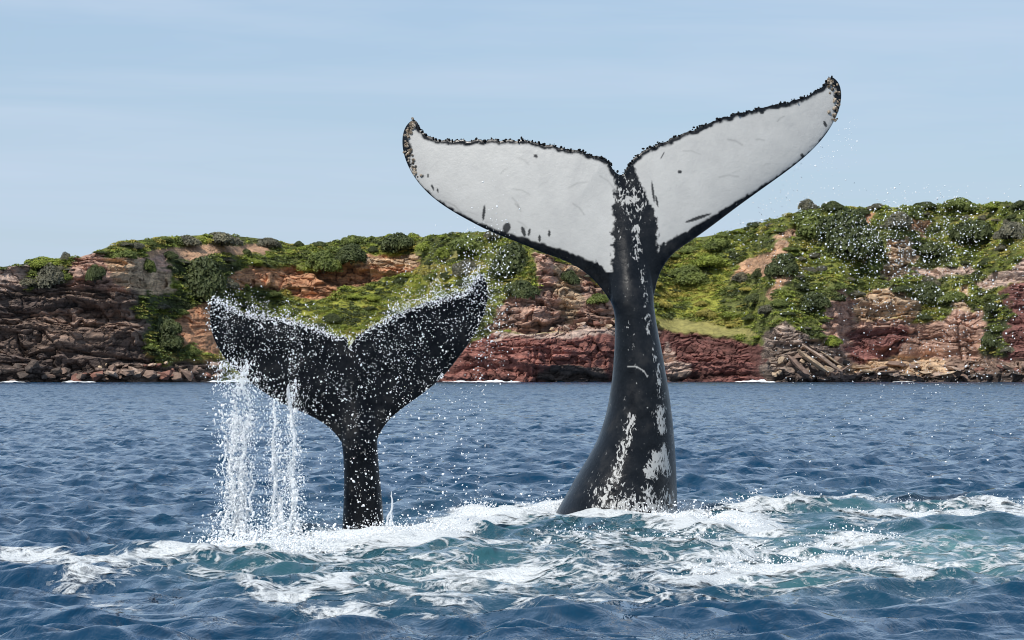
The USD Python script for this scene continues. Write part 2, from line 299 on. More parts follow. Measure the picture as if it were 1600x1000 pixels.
# foam lies on the water: its own sheet where the water carries it, heaped where it is thick
keep = (cover > 0.10)
fv = sea_v.copy(); fv[..., 2] += 0.006 + thick * (0.05 + 1.3 * np.clip(lump - 0.36, 0, 1))
q = sea_f[keep.ravel()[sea_f].any(1)]
uq, inv = np.unique(q, return_inverse=True)
put('sea_foam', (fv.reshape(-1, 3)[uq], inv.reshape(-1, 4)), m_foam, smooth=True, vars={'cover': cover.ravel()[uq]},
    label='white churned foam and streaks spreading on the water around both tails', category='foam', kind='stuff')
sea_z = lambda x, y: map_coordinates(Zs, [np.interp(y, rows, np.arange(len(rows))), np.interp(np.asarray(x) / np.asarray(y), tan_h, np.arange(len(tan_h)))], order=1)

# ------------------------------------------------------------------ the headland
SKYLINE = [(-300, 430), (0, 418), (40, 412), (85, 405), (120, 402), (150, 393), (190, 378), (240, 373), (290, 368), (340, 366), (400, 372), (435, 377), (470, 384), (490, 381), (560, 372), (620, 368),
           (660, 371), (700, 366), (760, 362), (850, 368), (950, 372), (1050, 374), (1100, 370), (1150, 361), (1200, 345), (1260, 328), (1300, 322), (1370, 324), (1420, 323), (1480, 319), (1530, 320), (1570, 316), (1600, 317), (1900, 330)]
FOOT = [(-300, 500), (0, 507), (230, 513), (330, 525), (450, 540), (650, 540), (700, 520), (830, 513), (960, 520), (1060, 528), (1180, 522), (1200, 508), (1300, 512), (1330, 520), (1480, 522), (1540, 522), (1570, 512), (1900, 490)]
pxs = np.arange(-260, 1861, 1.55); NV = 196
sky_y = gaussian_filter1d(np.interp(pxs, *zip(*SKYLINE)), 4)
foot_Y = gaussian_filter1d(np.interp(pxs, *zip(*FOOT)), 5)
foot_py = project(np.stack([np.zeros_like(pxs), foot_Y, np.full_like(pxs, -1.0)], -1))[1]
tv = np.linspace(0, 1, NV)
PX = np.broadcast_to(pxs, (NV, len(pxs))); PY = foot_py[None] + (sky_y - foot_py)[None] * tv[:, None]

C = dict(green=(0.14, 0.155, 0.046), deep=(0.062, 0.074, 0.032), bright=(0.27, 0.28, 0.052), olive=(0.28, 0.255, 0.09), ygrass=(0.20, 0.165, 0.045), soil=(0.42, 0.26, 0.165), orange=(0.40, 0.215, 0.125),
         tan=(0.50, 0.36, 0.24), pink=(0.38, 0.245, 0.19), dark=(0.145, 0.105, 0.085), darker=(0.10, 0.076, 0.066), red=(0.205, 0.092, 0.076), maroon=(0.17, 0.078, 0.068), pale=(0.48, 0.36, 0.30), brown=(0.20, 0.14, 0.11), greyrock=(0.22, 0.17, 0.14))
# colour, steepness in degrees, rockiness, fluting, outline in photograph pixels
ZONES = [
    ('soil', 22, .3, 0, [(225, 393), (300, 383), (420, 383), (425, 393), (330, 402), (240, 403)]),
    ('deep', 50, 0, 0, [(-300, 395), (0, 400), (150, 400), (170, 440), (100, 450), (-300, 420)]),
    ('pale', 78, 1, 0, [(-300, 420), (20, 420), (50, 425), (35, 450), (-300, 455)]),
    ('pink', 80, 1, 0, [(110, 405), (165, 398), (275, 402), (272, 430), (276, 452), (215, 462), (140, 452), (100, 445)]),
    ('tan', 80, 1, 0, [(165, 402), (215, 400), (272, 425), (276, 452), (215, 458), (175, 440)]),
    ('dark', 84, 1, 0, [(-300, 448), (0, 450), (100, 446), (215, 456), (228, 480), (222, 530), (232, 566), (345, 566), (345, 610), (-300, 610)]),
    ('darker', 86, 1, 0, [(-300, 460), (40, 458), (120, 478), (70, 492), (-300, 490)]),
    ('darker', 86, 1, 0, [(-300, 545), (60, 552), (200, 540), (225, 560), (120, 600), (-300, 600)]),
    ('brown', 84, 1, 0, [(40, 490), (150, 482), (220, 500), (200, 525), (60, 530)]),
    ('deep', 60, 0, 0, [(268, 410), (365, 405), (370, 475), (330, 480), (290, 470)]),
    ('deep', 55, 0, 0, [(222, 455), (290, 455), (292, 520), (250, 545), (218, 530)]),
    ('orange', 45, .5, 0, [(278, 485), (325, 470), (348, 540), (335, 566), (270, 562), (272, 520)]),
    ('ygrass', 32, 0, 0, [(222, 535), (270, 535), (345, 548), (345, 563), (222, 560)]),
    ('orange', 64, 1, 0, [(360, 420), (420, 413), (480, 426), (530, 415), (580, 402), (655, 398), (652, 420), (600, 440), (540, 450), (500, 460), (460, 464), (440, 452), (365, 452)]),
    ('tan', 60, 1, 0, [(560, 412), (655, 398), (650, 412), (580, 424)]),
    ('bright', 33, 0, 0, [(440, 470), (600, 445), (690, 420), (740, 395), (752, 430), (700, 480), (640, 540), (440, 540)]),
    ('olive', 33, 0, 0, [(650, 420), (720, 388), (735, 392), (670, 450)]),
    ('pink', 66, 1, .3, [(835, 400), (900, 415), (968, 470), (968, 515), (900, 512), (760, 520), (795, 470), (842, 455)]),
    ('tan', 60, 1, 0, [(868, 415), (905, 420), (915, 470), (890, 500), (870, 460)]),
    ('red', 74, .8, .5, [(640, 610), (690, 545), (760, 524), (960, 509), (1035, 515), (1110, 525), (1195, 545), (1205, 610)]),
    ('pale', 24, .6, 0, [(770, 524), (960, 508), (1035, 512), (1035, 522), (960, 522), (770, 532)]),
    ('darker', 80, .8, 0, [(850, 575), (905, 565), (950, 585), (940, 610), (850, 610)]),
    ('maroon', 72, .8, .4, [(1030, 514), (1100, 522), (1195, 545), (1205, 610), (1030, 610)]),
    ('pale', 65, .8, .3, [(1035, 540), (1060, 545), (1085, 585), (1060, 595), (1035, 592)]),
    ('olive', 15, .08, 0, [(1030, 490), (1100, 498), (1180, 518), (1190, 532), (1100, 521), (1030, 513)]),
    ('bright', 33, 0, 0, [(1030, 450), (1070, 410), (1110, 380), (1160, 370), (1130, 430), (1110, 490), (1030, 495)]),
    ('soil', 38, .4, 0, [(1195, 368), (1250, 352), (1252, 364), (1205, 378)]),
    ('soil', 40, .6, 0, [(1128, 440), (1160, 410), (1200, 398), (1222, 375), (1236, 378), (1236, 440), (1195, 470), (1205, 440), (1160, 430)]),
    ('greyrock', 68, 1, .3, [(1190, 560), (1200, 520), (1228, 500), (1250, 515), (1330, 560), (1330, 610), (1190, 610)]),
    ('orange', 40, .5, 0, [(1342, 332), (1370, 335), (1368, 352), (1345, 350)]),
    ('orange', 45, .6, 0, [(1408, 338), (1450, 342), (1442, 372), (1415, 362)]),
    ('tan', 72, 1, .2, [(1378, 372), (1420, 372), (1425, 405), (1410, 440), (1375, 438), (1380, 400)]),
    ('tan', 66, 1, 0, [(1345, 405), (1362, 402), (1360, 425), (1345, 430)]),
    ('pale', 40, 1, 0, [(1425, 420), (1520, 422), (1530, 436), (1425, 438)]),
    ('tan', 70, 1, 0, [(1330, 462), (1400, 450), (1432, 468), (1430, 500), (1345, 500)]),
    ('pink', 76, .6, 1, [(1285, 470), (1330, 455), (1345, 500), (1440, 502), (1490, 490), (1540, 485), (1545, 560), (1330, 565), (1290, 540)]),
    ('tan', 45, .5, 0, [(1490, 480), (1505, 448), (1522, 450), (1512, 490)]),
    ('maroon', 76, .8, .6, [(1330, 520), (1420, 510), (1420, 560), (1330, 562)]),
    ('tan', 30, 1, 0, [(1325, 566), (1420, 558), (1490, 560), (1480, 588), (1330, 592)]),
    ('brown', 60, 1, 0, [(1480, 556), (1600, 560), (1900, 560), (1900, 600), (1480, 596)]),
    ('darker', 70, 1, 0, [(1200, 589), (1900, 588), (1900, 612), (1200, 612)]),
    ('pale', 50, 1, 0, [(1525, 442), (1620, 405), (1900, 400), (1900, 425), (1600, 440), (1545, 450)]),
    ('maroon', 70, .8, .3, [(1560, 455), (1600, 440), (1900, 430), (1900, 560), (1560, 560)]),
    ('deep', 60, 0, 0, [(1536, 470), (1572, 460), (1575, 555), (1540, 560)]),
    ('olive', 30, 0, 0, [(1505, 325), (1560, 320), (1560, 345), (1500, 350)]),
]
WX = PX + (N2(PX * 0.03, PY * 0.055, 31, 4) - 0.5) * 64; WY = PY + (N2(PX * 0.035, PY * 0.06, 37, 4) - 0.5) * 34
col = np.empty(PX.shape + (3,)); col[:] = C['green']
slope = np.full(PX.shape, 36.0); rocky = np.zeros(PX.shape); flute = np.zeros(PX.shape)
gv = N2(PX * 0.02, PY * 0.04, 41, 4)[..., None]
col += (gv > 0.53) * (np.array(C['bright']) - col) * np.clip((gv - 0.5) * 5, 0, 0.8)
for cname, sl, rk, fl, poly in ZONES:
    inside = shapely.contains_xy(shapely.Polygon(poly), WX.ravel(), WY.ravel()).reshape(PX.shape)
    v = 0.82 + 0.36 * N2(PX[inside] * 0.05, PY[inside] * 0.08, len(poly) + 50, 3)
    col[inside] = np.array(C[cname]) * v[:, None]; slope[inside] = sl; rocky[inside] = rk; flute[inside] = fl
veg = gaussian_filter((rocky < 0.05).astype(float), 1.5)
col = gaussian_filter(col, (0.8, 0.8, 0)); rocky = gaussian_filter(rocky, 1.0); flute = gaussian_filter(flute, 2.0)
slope = gaussian_filter(slope, (3, 7))
# walk up every column: steep where it is rock, gentler where plants grow
Yd = np.empty(PX.shape); Yd[0] = foot_Y
for i in range(1, NV):
    dz = (PY[i - 1] - PY[i]) * Yd[i - 1] / F
    Yd[i] = Yd[i - 1] + dz / np.tan(np.radians(slope[i]))
Yd = gaussian_filter(Yd, (1.0, 6.0))
P = at(PX, PY, Yd)
x, z = P[..., 0], P[..., 2]
dip = 0.06 * x * np.sin(x * 0.02)
warp = (meshkit.fbm(np.stack([x * 0.10, Yd * 0.05, z * 0.25], -1), 4, 61) - 0.5)
zz = z + 0.05 * x + warp * 5.0
def ledges(s, f, seed):
    t = meshkit.noise(np.stack([x * 0.03, s * 0 + seed, s * f], -1), seed)
    return np.clip((t - 0.5) * 2.6, -1, 1)
blocks = meshkit.fbm(np.stack([x * 0.55, Yd * 0.2, z * 0.8], -1), 4, 71) - 0.5
big = meshkit.fbm(np.stack([x * 0.09, Yd * 0.05, z * 0.10], -1), 3, 75) - 0.5
lump_veg = meshkit.fbm(np.stack([x * 0.30, Yd * 0.18, z * 0.4], -1), 4, 79) - 0.5
fl = np.abs(meshkit.noise(np.stack([x * 0.9 + warp * 2, z * 0.06, x * 0], -1), 83) - 0.5) * 2
def cells(fx, fz, seed, soft):
    """a value per block of fractured rock, and the cracks between the blocks"""
    g_ = np.random.default_rng(seed)
    a = x * fx + (meshkit.noise(np.stack([x * 0.7, z * 0.7, x * 0 + seed], -1), seed) - .5) * 1.1; b_ = zz * fz + (meshkit.noise(np.stack([x * 0.6, z * 0.6, x * 0 + seed + 7], -1), seed + 1) - .5) * 0.9
    n_ = int((a.max() - a.min()) * (b_.max() - b_.min()))
    q_ = np.stack([g_.uniform(a.min(), a.max(), n_), g_.uniform(b_.min(), b_.max(), n_)], -1)
    d_, k_ = cKDTree(q_).query(np.stack([a.ravel(), b_.ravel()], -1), k=2)
    return (g_.random(n_) - 0.5)[k_[:, 0]].reshape(x.shape), np.exp(-((d_[:, 1] - d_[:, 0]) / soft) ** 2).reshape(x.shape)
c1, k1 = cells(0.22, 0.95, 201, 0.06); c2, k2 = cells(0.6, 2.2, 203, 0.08)
edge = sstep(0, 0.03, tv)[:, None]
off = edge * (rocky * (1.2 * ledges(zz, 0.55, 3) + 0.6 * ledges(zz, 1.4, 5) + 1.2 * blocks + 1.8 * c1 + 0.8 * c2 - 0.5 * k1 - 0.25 * k2) + flute * (fl - 0.4) * 1.5 + (1 - rocky) * lump_veg * 1.8 + big * 4.0)
P = P + np.stack([np.zeros_like(off), -off * 0.95, off * 0.25 * (1 - tv[:, None] ** 8)], -1)
# strata carry their own tones
tone = 1 + rocky * (0.30 * ledges(zz, 0.9, 13) + 0.22 * ledges(zz, 2.3, 17) + 0.55 * c1 + 0.5 * c2) * 1.0
col = np.maximum(col * tone[..., None] * (1 + 0.25 * rocky[..., None]), 0.01)
col *= np.minimum(1, 0.50 / col.max(-1, keepdims=True))
# plateau behind the skyline
back = []
for k, dyb in enumerate((3, 8, 16, 30, 55, 100, 200, 400)):
    b = P[-1].copy(); b[:, 1] += dyb; b[:, 0] *= 1 + dyb / 540.0; b[:, 2] -= 0.02 * dyb + 0.3
    back.append(b)
TV = np.concatenate([P, np.array(back)], 0); nb = len(back)
ext = lambda a, val: np.concatenate([a, np.broadcast_to(val, (nb,) + a.shape[1:])], 0)
land_faces = grid_faces(NV + nb, len(pxs))
put('headland', (TV.reshape(-1, 3), land_faces), m_land, smooth=False,
    vars={'tint': ext(col, np.array(C['green'])).reshape(-1, 3), 'rocky': ext(rocky, 0.0).ravel()},
    label='rocky coastal headland of red and tan cliffs under green scrub', kind='structure')
def land_at(px, py):
    """the point of the headland that shows at (px, py)"""
    px, py = np.asarray(px, float), np.asarray(py, float)
    if px.ndim == 0:
        p, v = land_at(px[None], py[None]); return p[0], float(v[0])
    c = np.interp(px, pxs, np.arange(len(pxs)))
    fp, sp = np.interp(px, pxs, foot_py), np.interp(px, pxs, sky_y)
    r = np.clip((py - fp) / (sp - fp), 0, 1) * (NV - 1)
    return np.stack([map_coordinates(P[..., k], [r, c], order=1) for k in range(3)], -1), map_coordinates(veg, [r, c], order=1)

# shrubs -----------------------------------------------------------
def shrub_meshes(seed, n, flat=1.0, leaf=0.058):
    g = np.random.default_rng(seed)
    lobes = [((0, 0, 0.34), 0.62)] + [((0.62 * math.cos(a) * g.uniform(.6, 1), 0.62 * math.sin(a) * g.uniform(.6, 1), g.uniform(0.15, 0.5)), g.uniform(0.28, 0.48)) for a in np.linspace(0, 6.28, 8)[:-1] + g.uniform(-.3, .3, 7)]
    pts, nor = [], []
    for (c, r) in lobes:
        k = int(n * r * r / 1.4)
        d = g.normal(size=(k, 3)); d /= np.linalg.norm(d, axis=1, keepdims=True); d[:, 2] = np.abs(d[:, 2]) * 1.0 - 0.25 * (g.random(k) < 0.3)
        rad = r * (1 - 0.30 * g.random(k) ** 2 + 0.10 * (meshkit.noise(d * 3 + seed, seed) - 0.3))
        pts.append(np.array(c) + d * rad[:, None]); nor.append(d)
    p, d = np.vstack(pts), np.vstack(nor)
    ok = p[:, 2] > -0.1; p, d = p[ok], d[ok]
    p[:, 2] *= flat
    m = len(p)
    d = d + g.normal(size=(m, 3)) * 0.55; d /= np.linalg.norm(d, axis=1, keepdims=True)
    t = np.cross(d, g.normal(size=(m, 3))); t /= np.linalg.norm(t, axis=1, keepdims=True); b = np.cross(d, t)
    s = leaf * g.uniform(0.6, 1.5, (m, 1))
    v = np.stack([p - t * s, p - b * s * 0.6 + d * s * 0.25, p + t * s, p + b * s * 0.6 + d * s * 0.25], 1).reshape(-1, 3)
    f = (np.arange(m) * 4)[:, None] + [0, 1, 2, 3]
    stems = []
    for a in range(5):
        an = a * 1.26 + g.uniform(0, 1); e = np.array([0.35 * math.cos(an), 0.35 * math.sin(an), 0.45 * flat])
        cyl = trimesh.creation.cylinder(0.03, segment=[[0, 0, -0.05], e], sections=5); stems.append(cyl)
    return (v, f), trimesh.util.concatenate(stems)
SHAPES = [(101, 4600, 0.85), (102, 4600, 0.62), (103, 4200, 1.1), (104, 4600, 0.75)]
protos = {}
stage.CreateClassPrim('/World/shrub_kinds')
for i, (sd, n, fl_) in enumerate(SHAPES):
    fo, stm = shrub_meshes(sd, n, fl_)
    for k in TINTS:
        path = f'/World/shrub_kinds/{k}_shrub_kind_{i}'
        UsdGeom.Xform.Define(stage, path)
        usdkit.mesh(stage, path + '/foliage', fo, m_leaf[k]); usdkit.mesh(stage, path + '/stem', stm, m_wood)
        protos[(i, k)] = path
placed = []
def shrub(px, py, w, tint, label, group=None, shape=None, h=None, sink=0.25):
    p, _ = land_at(px, py)
    g = random.Random(int(px * 7919 + py * 104729))
    i = shape if shape is not None else g.randrange(4)
    r = w / 2 * p[1] / F
    x_ = UsdGeom.Xform.Define(stage, numbered('/World', 'coastal_shrub'))
    x_.AddTranslateOp().Set(Gf.Vec3d(float(p[0]), float(p[1]), float(p[2] - sink * r)))
    x_.AddRotateZOp().Set(g.uniform(0, 360)); hz = (h or g.uniform(0.85, 1.15))
    x_.AddScaleOp().Set(Gf.Vec3f(r, r, r * hz))
    pr = tag(x_.GetPrim(), label=label, category='shrub', group=group)
    pr.GetReferences().AddInternalReference(protos[(i, tint)]); pr.SetInstanceable(True)
    placed.append((px, py, w))
NAMED = [  # px, py (where the shrub stands), width, tint, label
    (1325, 395, 120, 'deep', 'huge dark green shrub mound left of the pale rock pinnacle', 1.3),
    (1268, 365, 84, 'olive', 'rounded olive shrub below the ridge between the soil scar and the huge dark mound', 1.1),
    (1318, 345, 70, 'bright', 'sunlit yellow-green shrub crown on the ridge above the huge dark mound', 0.9),
    (1222, 428, 62, 'deep', 'dark shrub standing alone on the bare orange soil right of the large tail', 1.2),
    (1182, 470, 44, 'deep', 'small dark round shrub at the foot of the orange soil slope', 1.0),
    (1158, 440, 34, 'grey', 'greyish shrub on the left edge of the orange soil slope', 1.0),
    (1455, 395, 90, 'deep', 'broad dark shrub right of the pale rock pinnacle', 1.0),
    (1525, 380, 96, 'deep', 'broad dark shrub high on the slope below the far right skyline', 1.2),
    (1582, 370, 70, 'grey', 'tall grey-green shrub at the right end of the ridge', 1.5),
    (1405, 352, 54, 'grey', 'grey shrub just above the pale rock pinnacle', 1.0),
    (1450, 470, 64, 'deep', 'dark shrub between the tan ledge and the fluted pink cliff', 1.1),
    (1490, 470, 52, 'olive', 'green shrub above the fluted pink cliff, beside the bare soil chute', 1.0),
    (1362, 425, 40, 'olive', 'green shrub wedged at the left foot of the pale rock pinnacle', 1.3),
    (1410, 455, 40, 'deep', 'dark shrub directly below the pale rock pinnacle', 1.0),
    (1300, 535, 40, 'bright', 'bright green shrub on the slope above the tilted rock slabs', 1.1),
    (1270, 480, 70, 'deep', 'dark green shrub on the slope above the broken grey rock point', 0.9),
    (1553, 540, 44, 'deep', 'dark shrub hanging down the dark cliff at the right end', 2.2),
    (1555, 490, 42, 'deep', 'dark shrub at the top of the dark cliff gully at the right end', 1.6),
    (315, 462, 92, 'deep', 'large dark shrub draped over the cliff right of the layered pink rock', 1.5),
    (252, 520, 76, 'deep', 'largest dark shrub growing in the gully beside the dark left cliff', 1.6),
    (262, 545, 60, 'deep', 'dark shrub at the foot of the gully above the shore boulders', 1.0),
    (150, 440, 34, 'deep', 'narrow dark shrub hanging between two pink rock faces on the left cliff', 2.2),
    (76, 445, 56, 'grey', 'grey-green shrub hanging over the left cliff above the shadowed overhang', 1.4),
    (230, 425, 36, 'olive', 'small green shrub in the middle of the layered pink rock', 1.2),
    (185, 400, 60, 'olive', 'round green shrub on the rim above the layered pink rock', 0.9),
    (68, 412, 66, 'bright', 'bright green cap of scrub on the rim of the left cliff', 0.7),
    (102, 408, 20, 'grey', 'small grey shrub standing up alone on the left rim', 1.6),
    (342, 376, 76, 'grey', 'tallest grey-green shrub mound on the left skyline', 1.0),
    (290, 378, 56, 'grey', 'grey shrub mound on the skyline left of the tallest one', 0.9),
    (418, 383, 48, 'grey', 'grey shrub at the end of the flat skyline ridge', 1.0),
    (467, 384, 18, 'deep', 'lone small round shrub on the skyline dip', 1.5),
    (500, 384, 26, 'deep', 'small dark shrub on the skyline right of the lone round one', 1.3),
    (505, 418, 62, 'olive', 'olive shrub above the orange rock band over the small tail', 1.1),
    (550, 408, 60, 'deep', 'dark shrub above the orange rock band over the notch of the small tail', 1.0),
    (622, 392, 76, 'deep', 'big dark shrub above the pale rock ledge', 1.2),
    (668, 388, 44, 'bright', 'bright yellow-green shrub right of the pale rock ledge', 1.0),
    (740, 392, 84, 'olive', 'green shrub under the left fluke of the large tail', 1.0),
    (800, 425, 84, 'deep', 'dark shrub left of the red rock face below the large tail', 1.3),
    (730, 425, 56, 'grey', 'grey-green shrub right above the tip of the small tail', 1.2),
    (815, 462, 64, 'deep', 'dark shrub at the lower left edge of the red rock face', 1.2),
    (890, 440, 36, 'deep', 'dark shrub growing out of the red rock face beside the large tail', 1.6),
    (935, 470, 44, 'olive', 'olive shrub on the ledge just left of the large tail stalk', 1.0),
    (1078, 440, 70, 'olive', 'olive shrub on the grassy slope just right of the large tail stalk', 0.9),
    (1110, 415, 80, 'bright', 'bright green shrub mound on the grassy slope right of the large tail', 0.8),
    (1125, 390, 60, 'olive', 'green shrub under the right fluke near the skyline', 0.8),
    (1262, 325, 34, 'grey', 'grey shrub standing up on the ridge under the right fluke', 1.2),
    (1302, 325, 40, 'deep', 'dark shrub on the ridge right of the grey upright one', 1.0),
    (1372, 322, 36, 'grey', 'small grey tree-like shrub on the ridge above the orange scar', 1.0),
    (1447, 320, 42, 'deep', 'dark rounded shrub on the ridge right of the small grey one', 0.9),
    (1500, 325, 66, 'olive', 'wide olive shrub on the ridge near the right end', 0.9),
    (1556, 322, 50, 'bright', 'yellow-green shrub on the ridge at the right end', 0.9),
]
for (px, py, w, t, lab, hh) in NAMED: shrub(px, py, w, t, lab, h=hh)
MARKS = [(-50, 'at the left end of the cliff'), (60, 'above the shadowed overhang'), (120, 'left of the layered pink rock'), (180, 'above the layered pink rock'), (240, 'by the orange soil strip'), (300, 'left of the small tail'),
         (340, 'behind the left fluke tip of the small tail'), (390, 'above the left fluke of the small tail'), (440, 'above the middle of the small tail\'s left fluke'), (490, 'above the inner left fluke of the small tail'), (530, 'straight above the notch of the small tail'),
         (575, 'above the inner right fluke of the small tail'), (620, 'below the pale ledge over the small tail'), (665, 'above the right fluke of the small tail'), (710, 'above the right fluke tip of the small tail'), (760, 'just right of the small tail'),
         (810, 'left of the red rock face'), (860, 'over the red rock face'), (910, 'close to the large tail stalk, on its left'), (1000, 'close to the large tail stalk, on its right'), (1060, 'above the olive grass shelf'), (1100, 'over the maroon cliff'), (1145, 'left of the orange soil scar'),
         (1190, 'beside the orange soil scar'), (1235, 'between the soil scar and the huge dark mound'), (1275, 'beside the huge dark mound'), (1330, 'left of the pale rock pinnacle'), (1375, 'around the pale rock pinnacle'), (1425, 'right of the pale rock pinnacle'),
         (1475, 'above the bare soil chute'), (1520, 'above the dark cliff gully'), (1560, 'at the right end of the headland')]
WORDS = {'deep': 'dark green', 'olive': 'olive green', 'bright': 'bright green', 'grey': 'grey-green', 'yellow': 'yellowish'}
mark_at = lambda px: [m for a, m in MARKS if px >= a][-1]
AREAS = [(0, 200, 26, ('olive', 'grey', 'deep')), (200, 360, 34, ('deep', 'olive', 'grey')), (360, 520, 36, ('olive', 'bright', 'deep', 'grey')), (520, 700, 36, ('olive', 'bright', 'bright', 'deep')),
         (700, 960, 34, ('deep', 'olive', 'grey')), (1020, 1190, 40, ('olive', 'bright', 'deep', 'yellow')), (1190, 1400, 40, ('deep', 'olive', 'grey')), (1400, 1600, 40, ('deep', 'olive', 'grey'))]
g = random.Random(5)
for (a, b, n, tints) in AREAS:
    k = tries = 0
    while k < n and tries < 4000:
        tries += 1
        px = g.uniform(a, b); sk = float(np.interp(px, pxs, sky_y))
        py = sk + 2 + (560 - sk) * g.random() ** 1.3
        p, vg = land_at(px, py)
        if vg < 0.6: continue
        if (1025 < px < 1180 and py > sk + 45 and g.random() < 0.72) or (470 < px < 690 and py > sk + 62 and g.random() < 0.8): continue
        w = 15 + 30 * g.random() ** 1.4
        if any((px - q[0]) ** 2 + ((py - q[1]) * 1.6) ** 2 < (0.42 * (w + q[2])) ** 2 * 0.55 for q in placed): continue
        t_ = g.choice(tints); dn_ = py - sk
        lab = f"{'small' if w < 23 else 'mid-sized' if w < 31 else 'wide'} {WORDS[t_]} shrub {'on the skyline' if dn_ < 9 else 'high up' if dn_ < 45 else 'halfway down' if dn_ < 95 else 'low down'} {mark_at(px)}"
        shrub(px, py, w, t_, lab, group='scrub on the headland, ' + lab, h=g.uniform(0.5, 1.15)); k += 1
# ground cover: tufts between the shrubs
gp, gs, gi, gq = [], [], [], []
tr = np.random.default_rng(77)
cx = tr.uniform(-150, 1750, 26000); ck = np.interp(cx, pxs, sky_y); cy = ck + (585 - ck) * tr.random(26000)
cp, cvg = land_at(cx, cy)
ok = cvg > tr.uniform(0.35, 0.9, len(cx)); cp = cp[ok][:9000]; cxs, cys = cx[ok][:9000], cy[ok][:9000]
tintmap = N2(cxs * 0.02, cys * 0.05, 91, 3)
cover_pi = UsdGeom.PointInstancer.Define(stage, '/World/scrub_cover')
tag(cover_pi.GetPrim(), label='low grass tufts and heath growing between the shrubs of the headland', category='ground cover', kind='stuff')
paths = []
def tuft(seed, n=70):
    g_ = np.random.default_rng(seed)
    p = g_.normal(size=(n, 3)) * [0.5, 0.5, 0.0]; p[:, 2] = 0.45 * np.exp(-(p[:, 0] ** 2 + p[:, 1] ** 2) * 1.6) * g_.uniform(0.5, 1.1, n)
    d = g_.normal(size=(n, 3)); d[:, 2] = np.abs(d[:, 2]) + 0.5; d /= np.linalg.norm(d, axis=1, keepdims=True)
    t = np.cross(d, g_.normal(size=(n, 3))); t /= np.linalg.norm(t, axis=1, keepdims=True); b_ = np.cross(d, t); s = g_.uniform(0.10, 0.24, (n, 1))
    v = np.stack([p - t * s, p - b_ * s * 0.7, p + t * s, p + b_ * s * 0.7], 1).reshape(-1, 3)
    return v, (np.arange(n) * 4)[:, None] + [0, 1, 2, 3]
for k, tn in enumerate(('deep', 'olive', 'bright', 'yellow')):
    pth = f'/World/scrub_cover/{tn}_tuft'; usdkit.mesh(stage, pth, tuft(200 + k), m_leaf[tn]); paths.append(pth)
cover_pi.CreatePrototypesRel().SetTargets(paths)
cidx = np.clip(np.digitize(tintmap + tr.normal(0, 0.06, len(cp)), [0.40, 0.50, 0.60]), 0, 3)
cover_pi.CreateProtoIndicesAttr(Vt.IntArray.FromNumpy(cidx.astype(np.int32)))
cover_pi.CreatePositionsAttr(Vt.Vec3fArray.FromNumpy(cp.astype(np.float32)))
cover_pi.CreateScalesAttr(Vt.Vec3fArray.FromNumpy((tr.uniform(0.35, 0.95, (len(cp), 1)) * np.ones((1, 3))).astype(np.float32)))
ang = tr.uniform(0, math.pi, len(cp))
cover_pi.CreateOrientationsAttr(Vt.QuathArray([Gf.Quath(float(math.cos(a)), 0, 0, float(math.sin(a))) for a in ang]))

# boulders and slabs -----------------------------------------------
def boulder(seed, sx, sy, sz):
    g_ = np.random.default_rng(seed)
    p = g_.normal(size=(16, 3)); p /= np.linalg.norm(p, axis=1, keepdims=True); p *= g_.uniform(0.75, 1.1, (16, 1)); p = np.clip(p, -0.8, 0.8)
    m = trimesh.convex.convex_hull(p).subdivide()
    m.vertices = m.vertices + (meshkit.noise(m.vertices * 2.2 + seed, seed)[:, None] - 0.5) * 0.14
    m.vertices = m.vertices * [sx, sy, sz]
    return m
bg = np.random.default_rng(12)
def rocks(n, x0, x1, y0, y1, w0, w1, kinds, label, group, name='shore_boulder', cat='boulder', flat=0.6, tilt=0.3, out=4.0):
    for k in range(n):
        px = x0 + (x1 - x0) * (k + bg.random()) / n; py = bg.uniform(y0, y1)
        p, _ = land_at(px, py)
        w = w0 + (w1 - w0) * bg.random() ** 1.7; r = w / 2 * p[1] / F
        m = boulder(int(bg.integers(1e6)), r, r * bg.uniform(0.7, 1.1), r * flat * bg.uniform(0.7, 1.3))
        m.apply_transform(trimesh.transformations.euler_matrix(bg.normal(0, tilt), bg.normal(0, tilt), bg.uniform(-.6, .6)))
        kd = kinds[int(bg.integers(len(kinds)))]; third = ('left', 'middle', 'right')[min(2, int((px - x0) / (x1 - x0) * 3))]
        lab = f"{'small' if w < (2 * w0 + w1) / 3 else 'big'} {dict(brown='brown', pale='pale', dark='dark', rust='rusty', tan='tan')[kd]} {label.format(third)}"
        loc = p + [0, -bg.uniform(0, out) * 0.4, 0.1]
        m.apply_translation(loc)
        put(name, m, m_rocks[kd], label=lab, category=cat, group=group + ': ' + lab)
rocks(34, 100, 345, 580, 594, 12, 34, ('brown', 'pale', 'brown', 'rust'), 'angular boulder in the waterline pile below the gully, {} part', 'boulders along the left waterline', flat=0.5)
rocks(22, 150, 345, 566, 580, 7, 18, ('brown', 'pale', 'rust', 'tan'), 'loose rock behind the waterline pile, {} part', 'loose rocks behind the left waterline')
rocks(14, -20, 110, 576, 594, 16, 36, ('dark', 'brown', 'dark'), 'boulder under the {} part of the shadowed cliff at the picture edge', 'boulders under the dark left cliff', flat=0.6)
rocks(16, 1195, 1325, 560, 594, 12, 30, ('brown', 'dark', 'tan'), 'boulder on the {} part of the rock point beside the maroon cliff', 'boulders of the broken rock point')
rocks(20, 1325, 1500, 566, 590, 22, 50, ('tan', 'pale', 'tan', 'brown'), 'flat ledge slab under the {} part of the fluted pink cliff', 'tan ledge slabs', name='flat_rock', cat='rock slab', flat=0.22, tilt=0.12)
rocks(14, 1500, 1610, 570, 592, 14, 34, ('rust', 'brown', 'dark'), 'boulder under the {} part of the dark cliff beyond the fluted one', 'boulders under the right end cliff', flat=0.45)
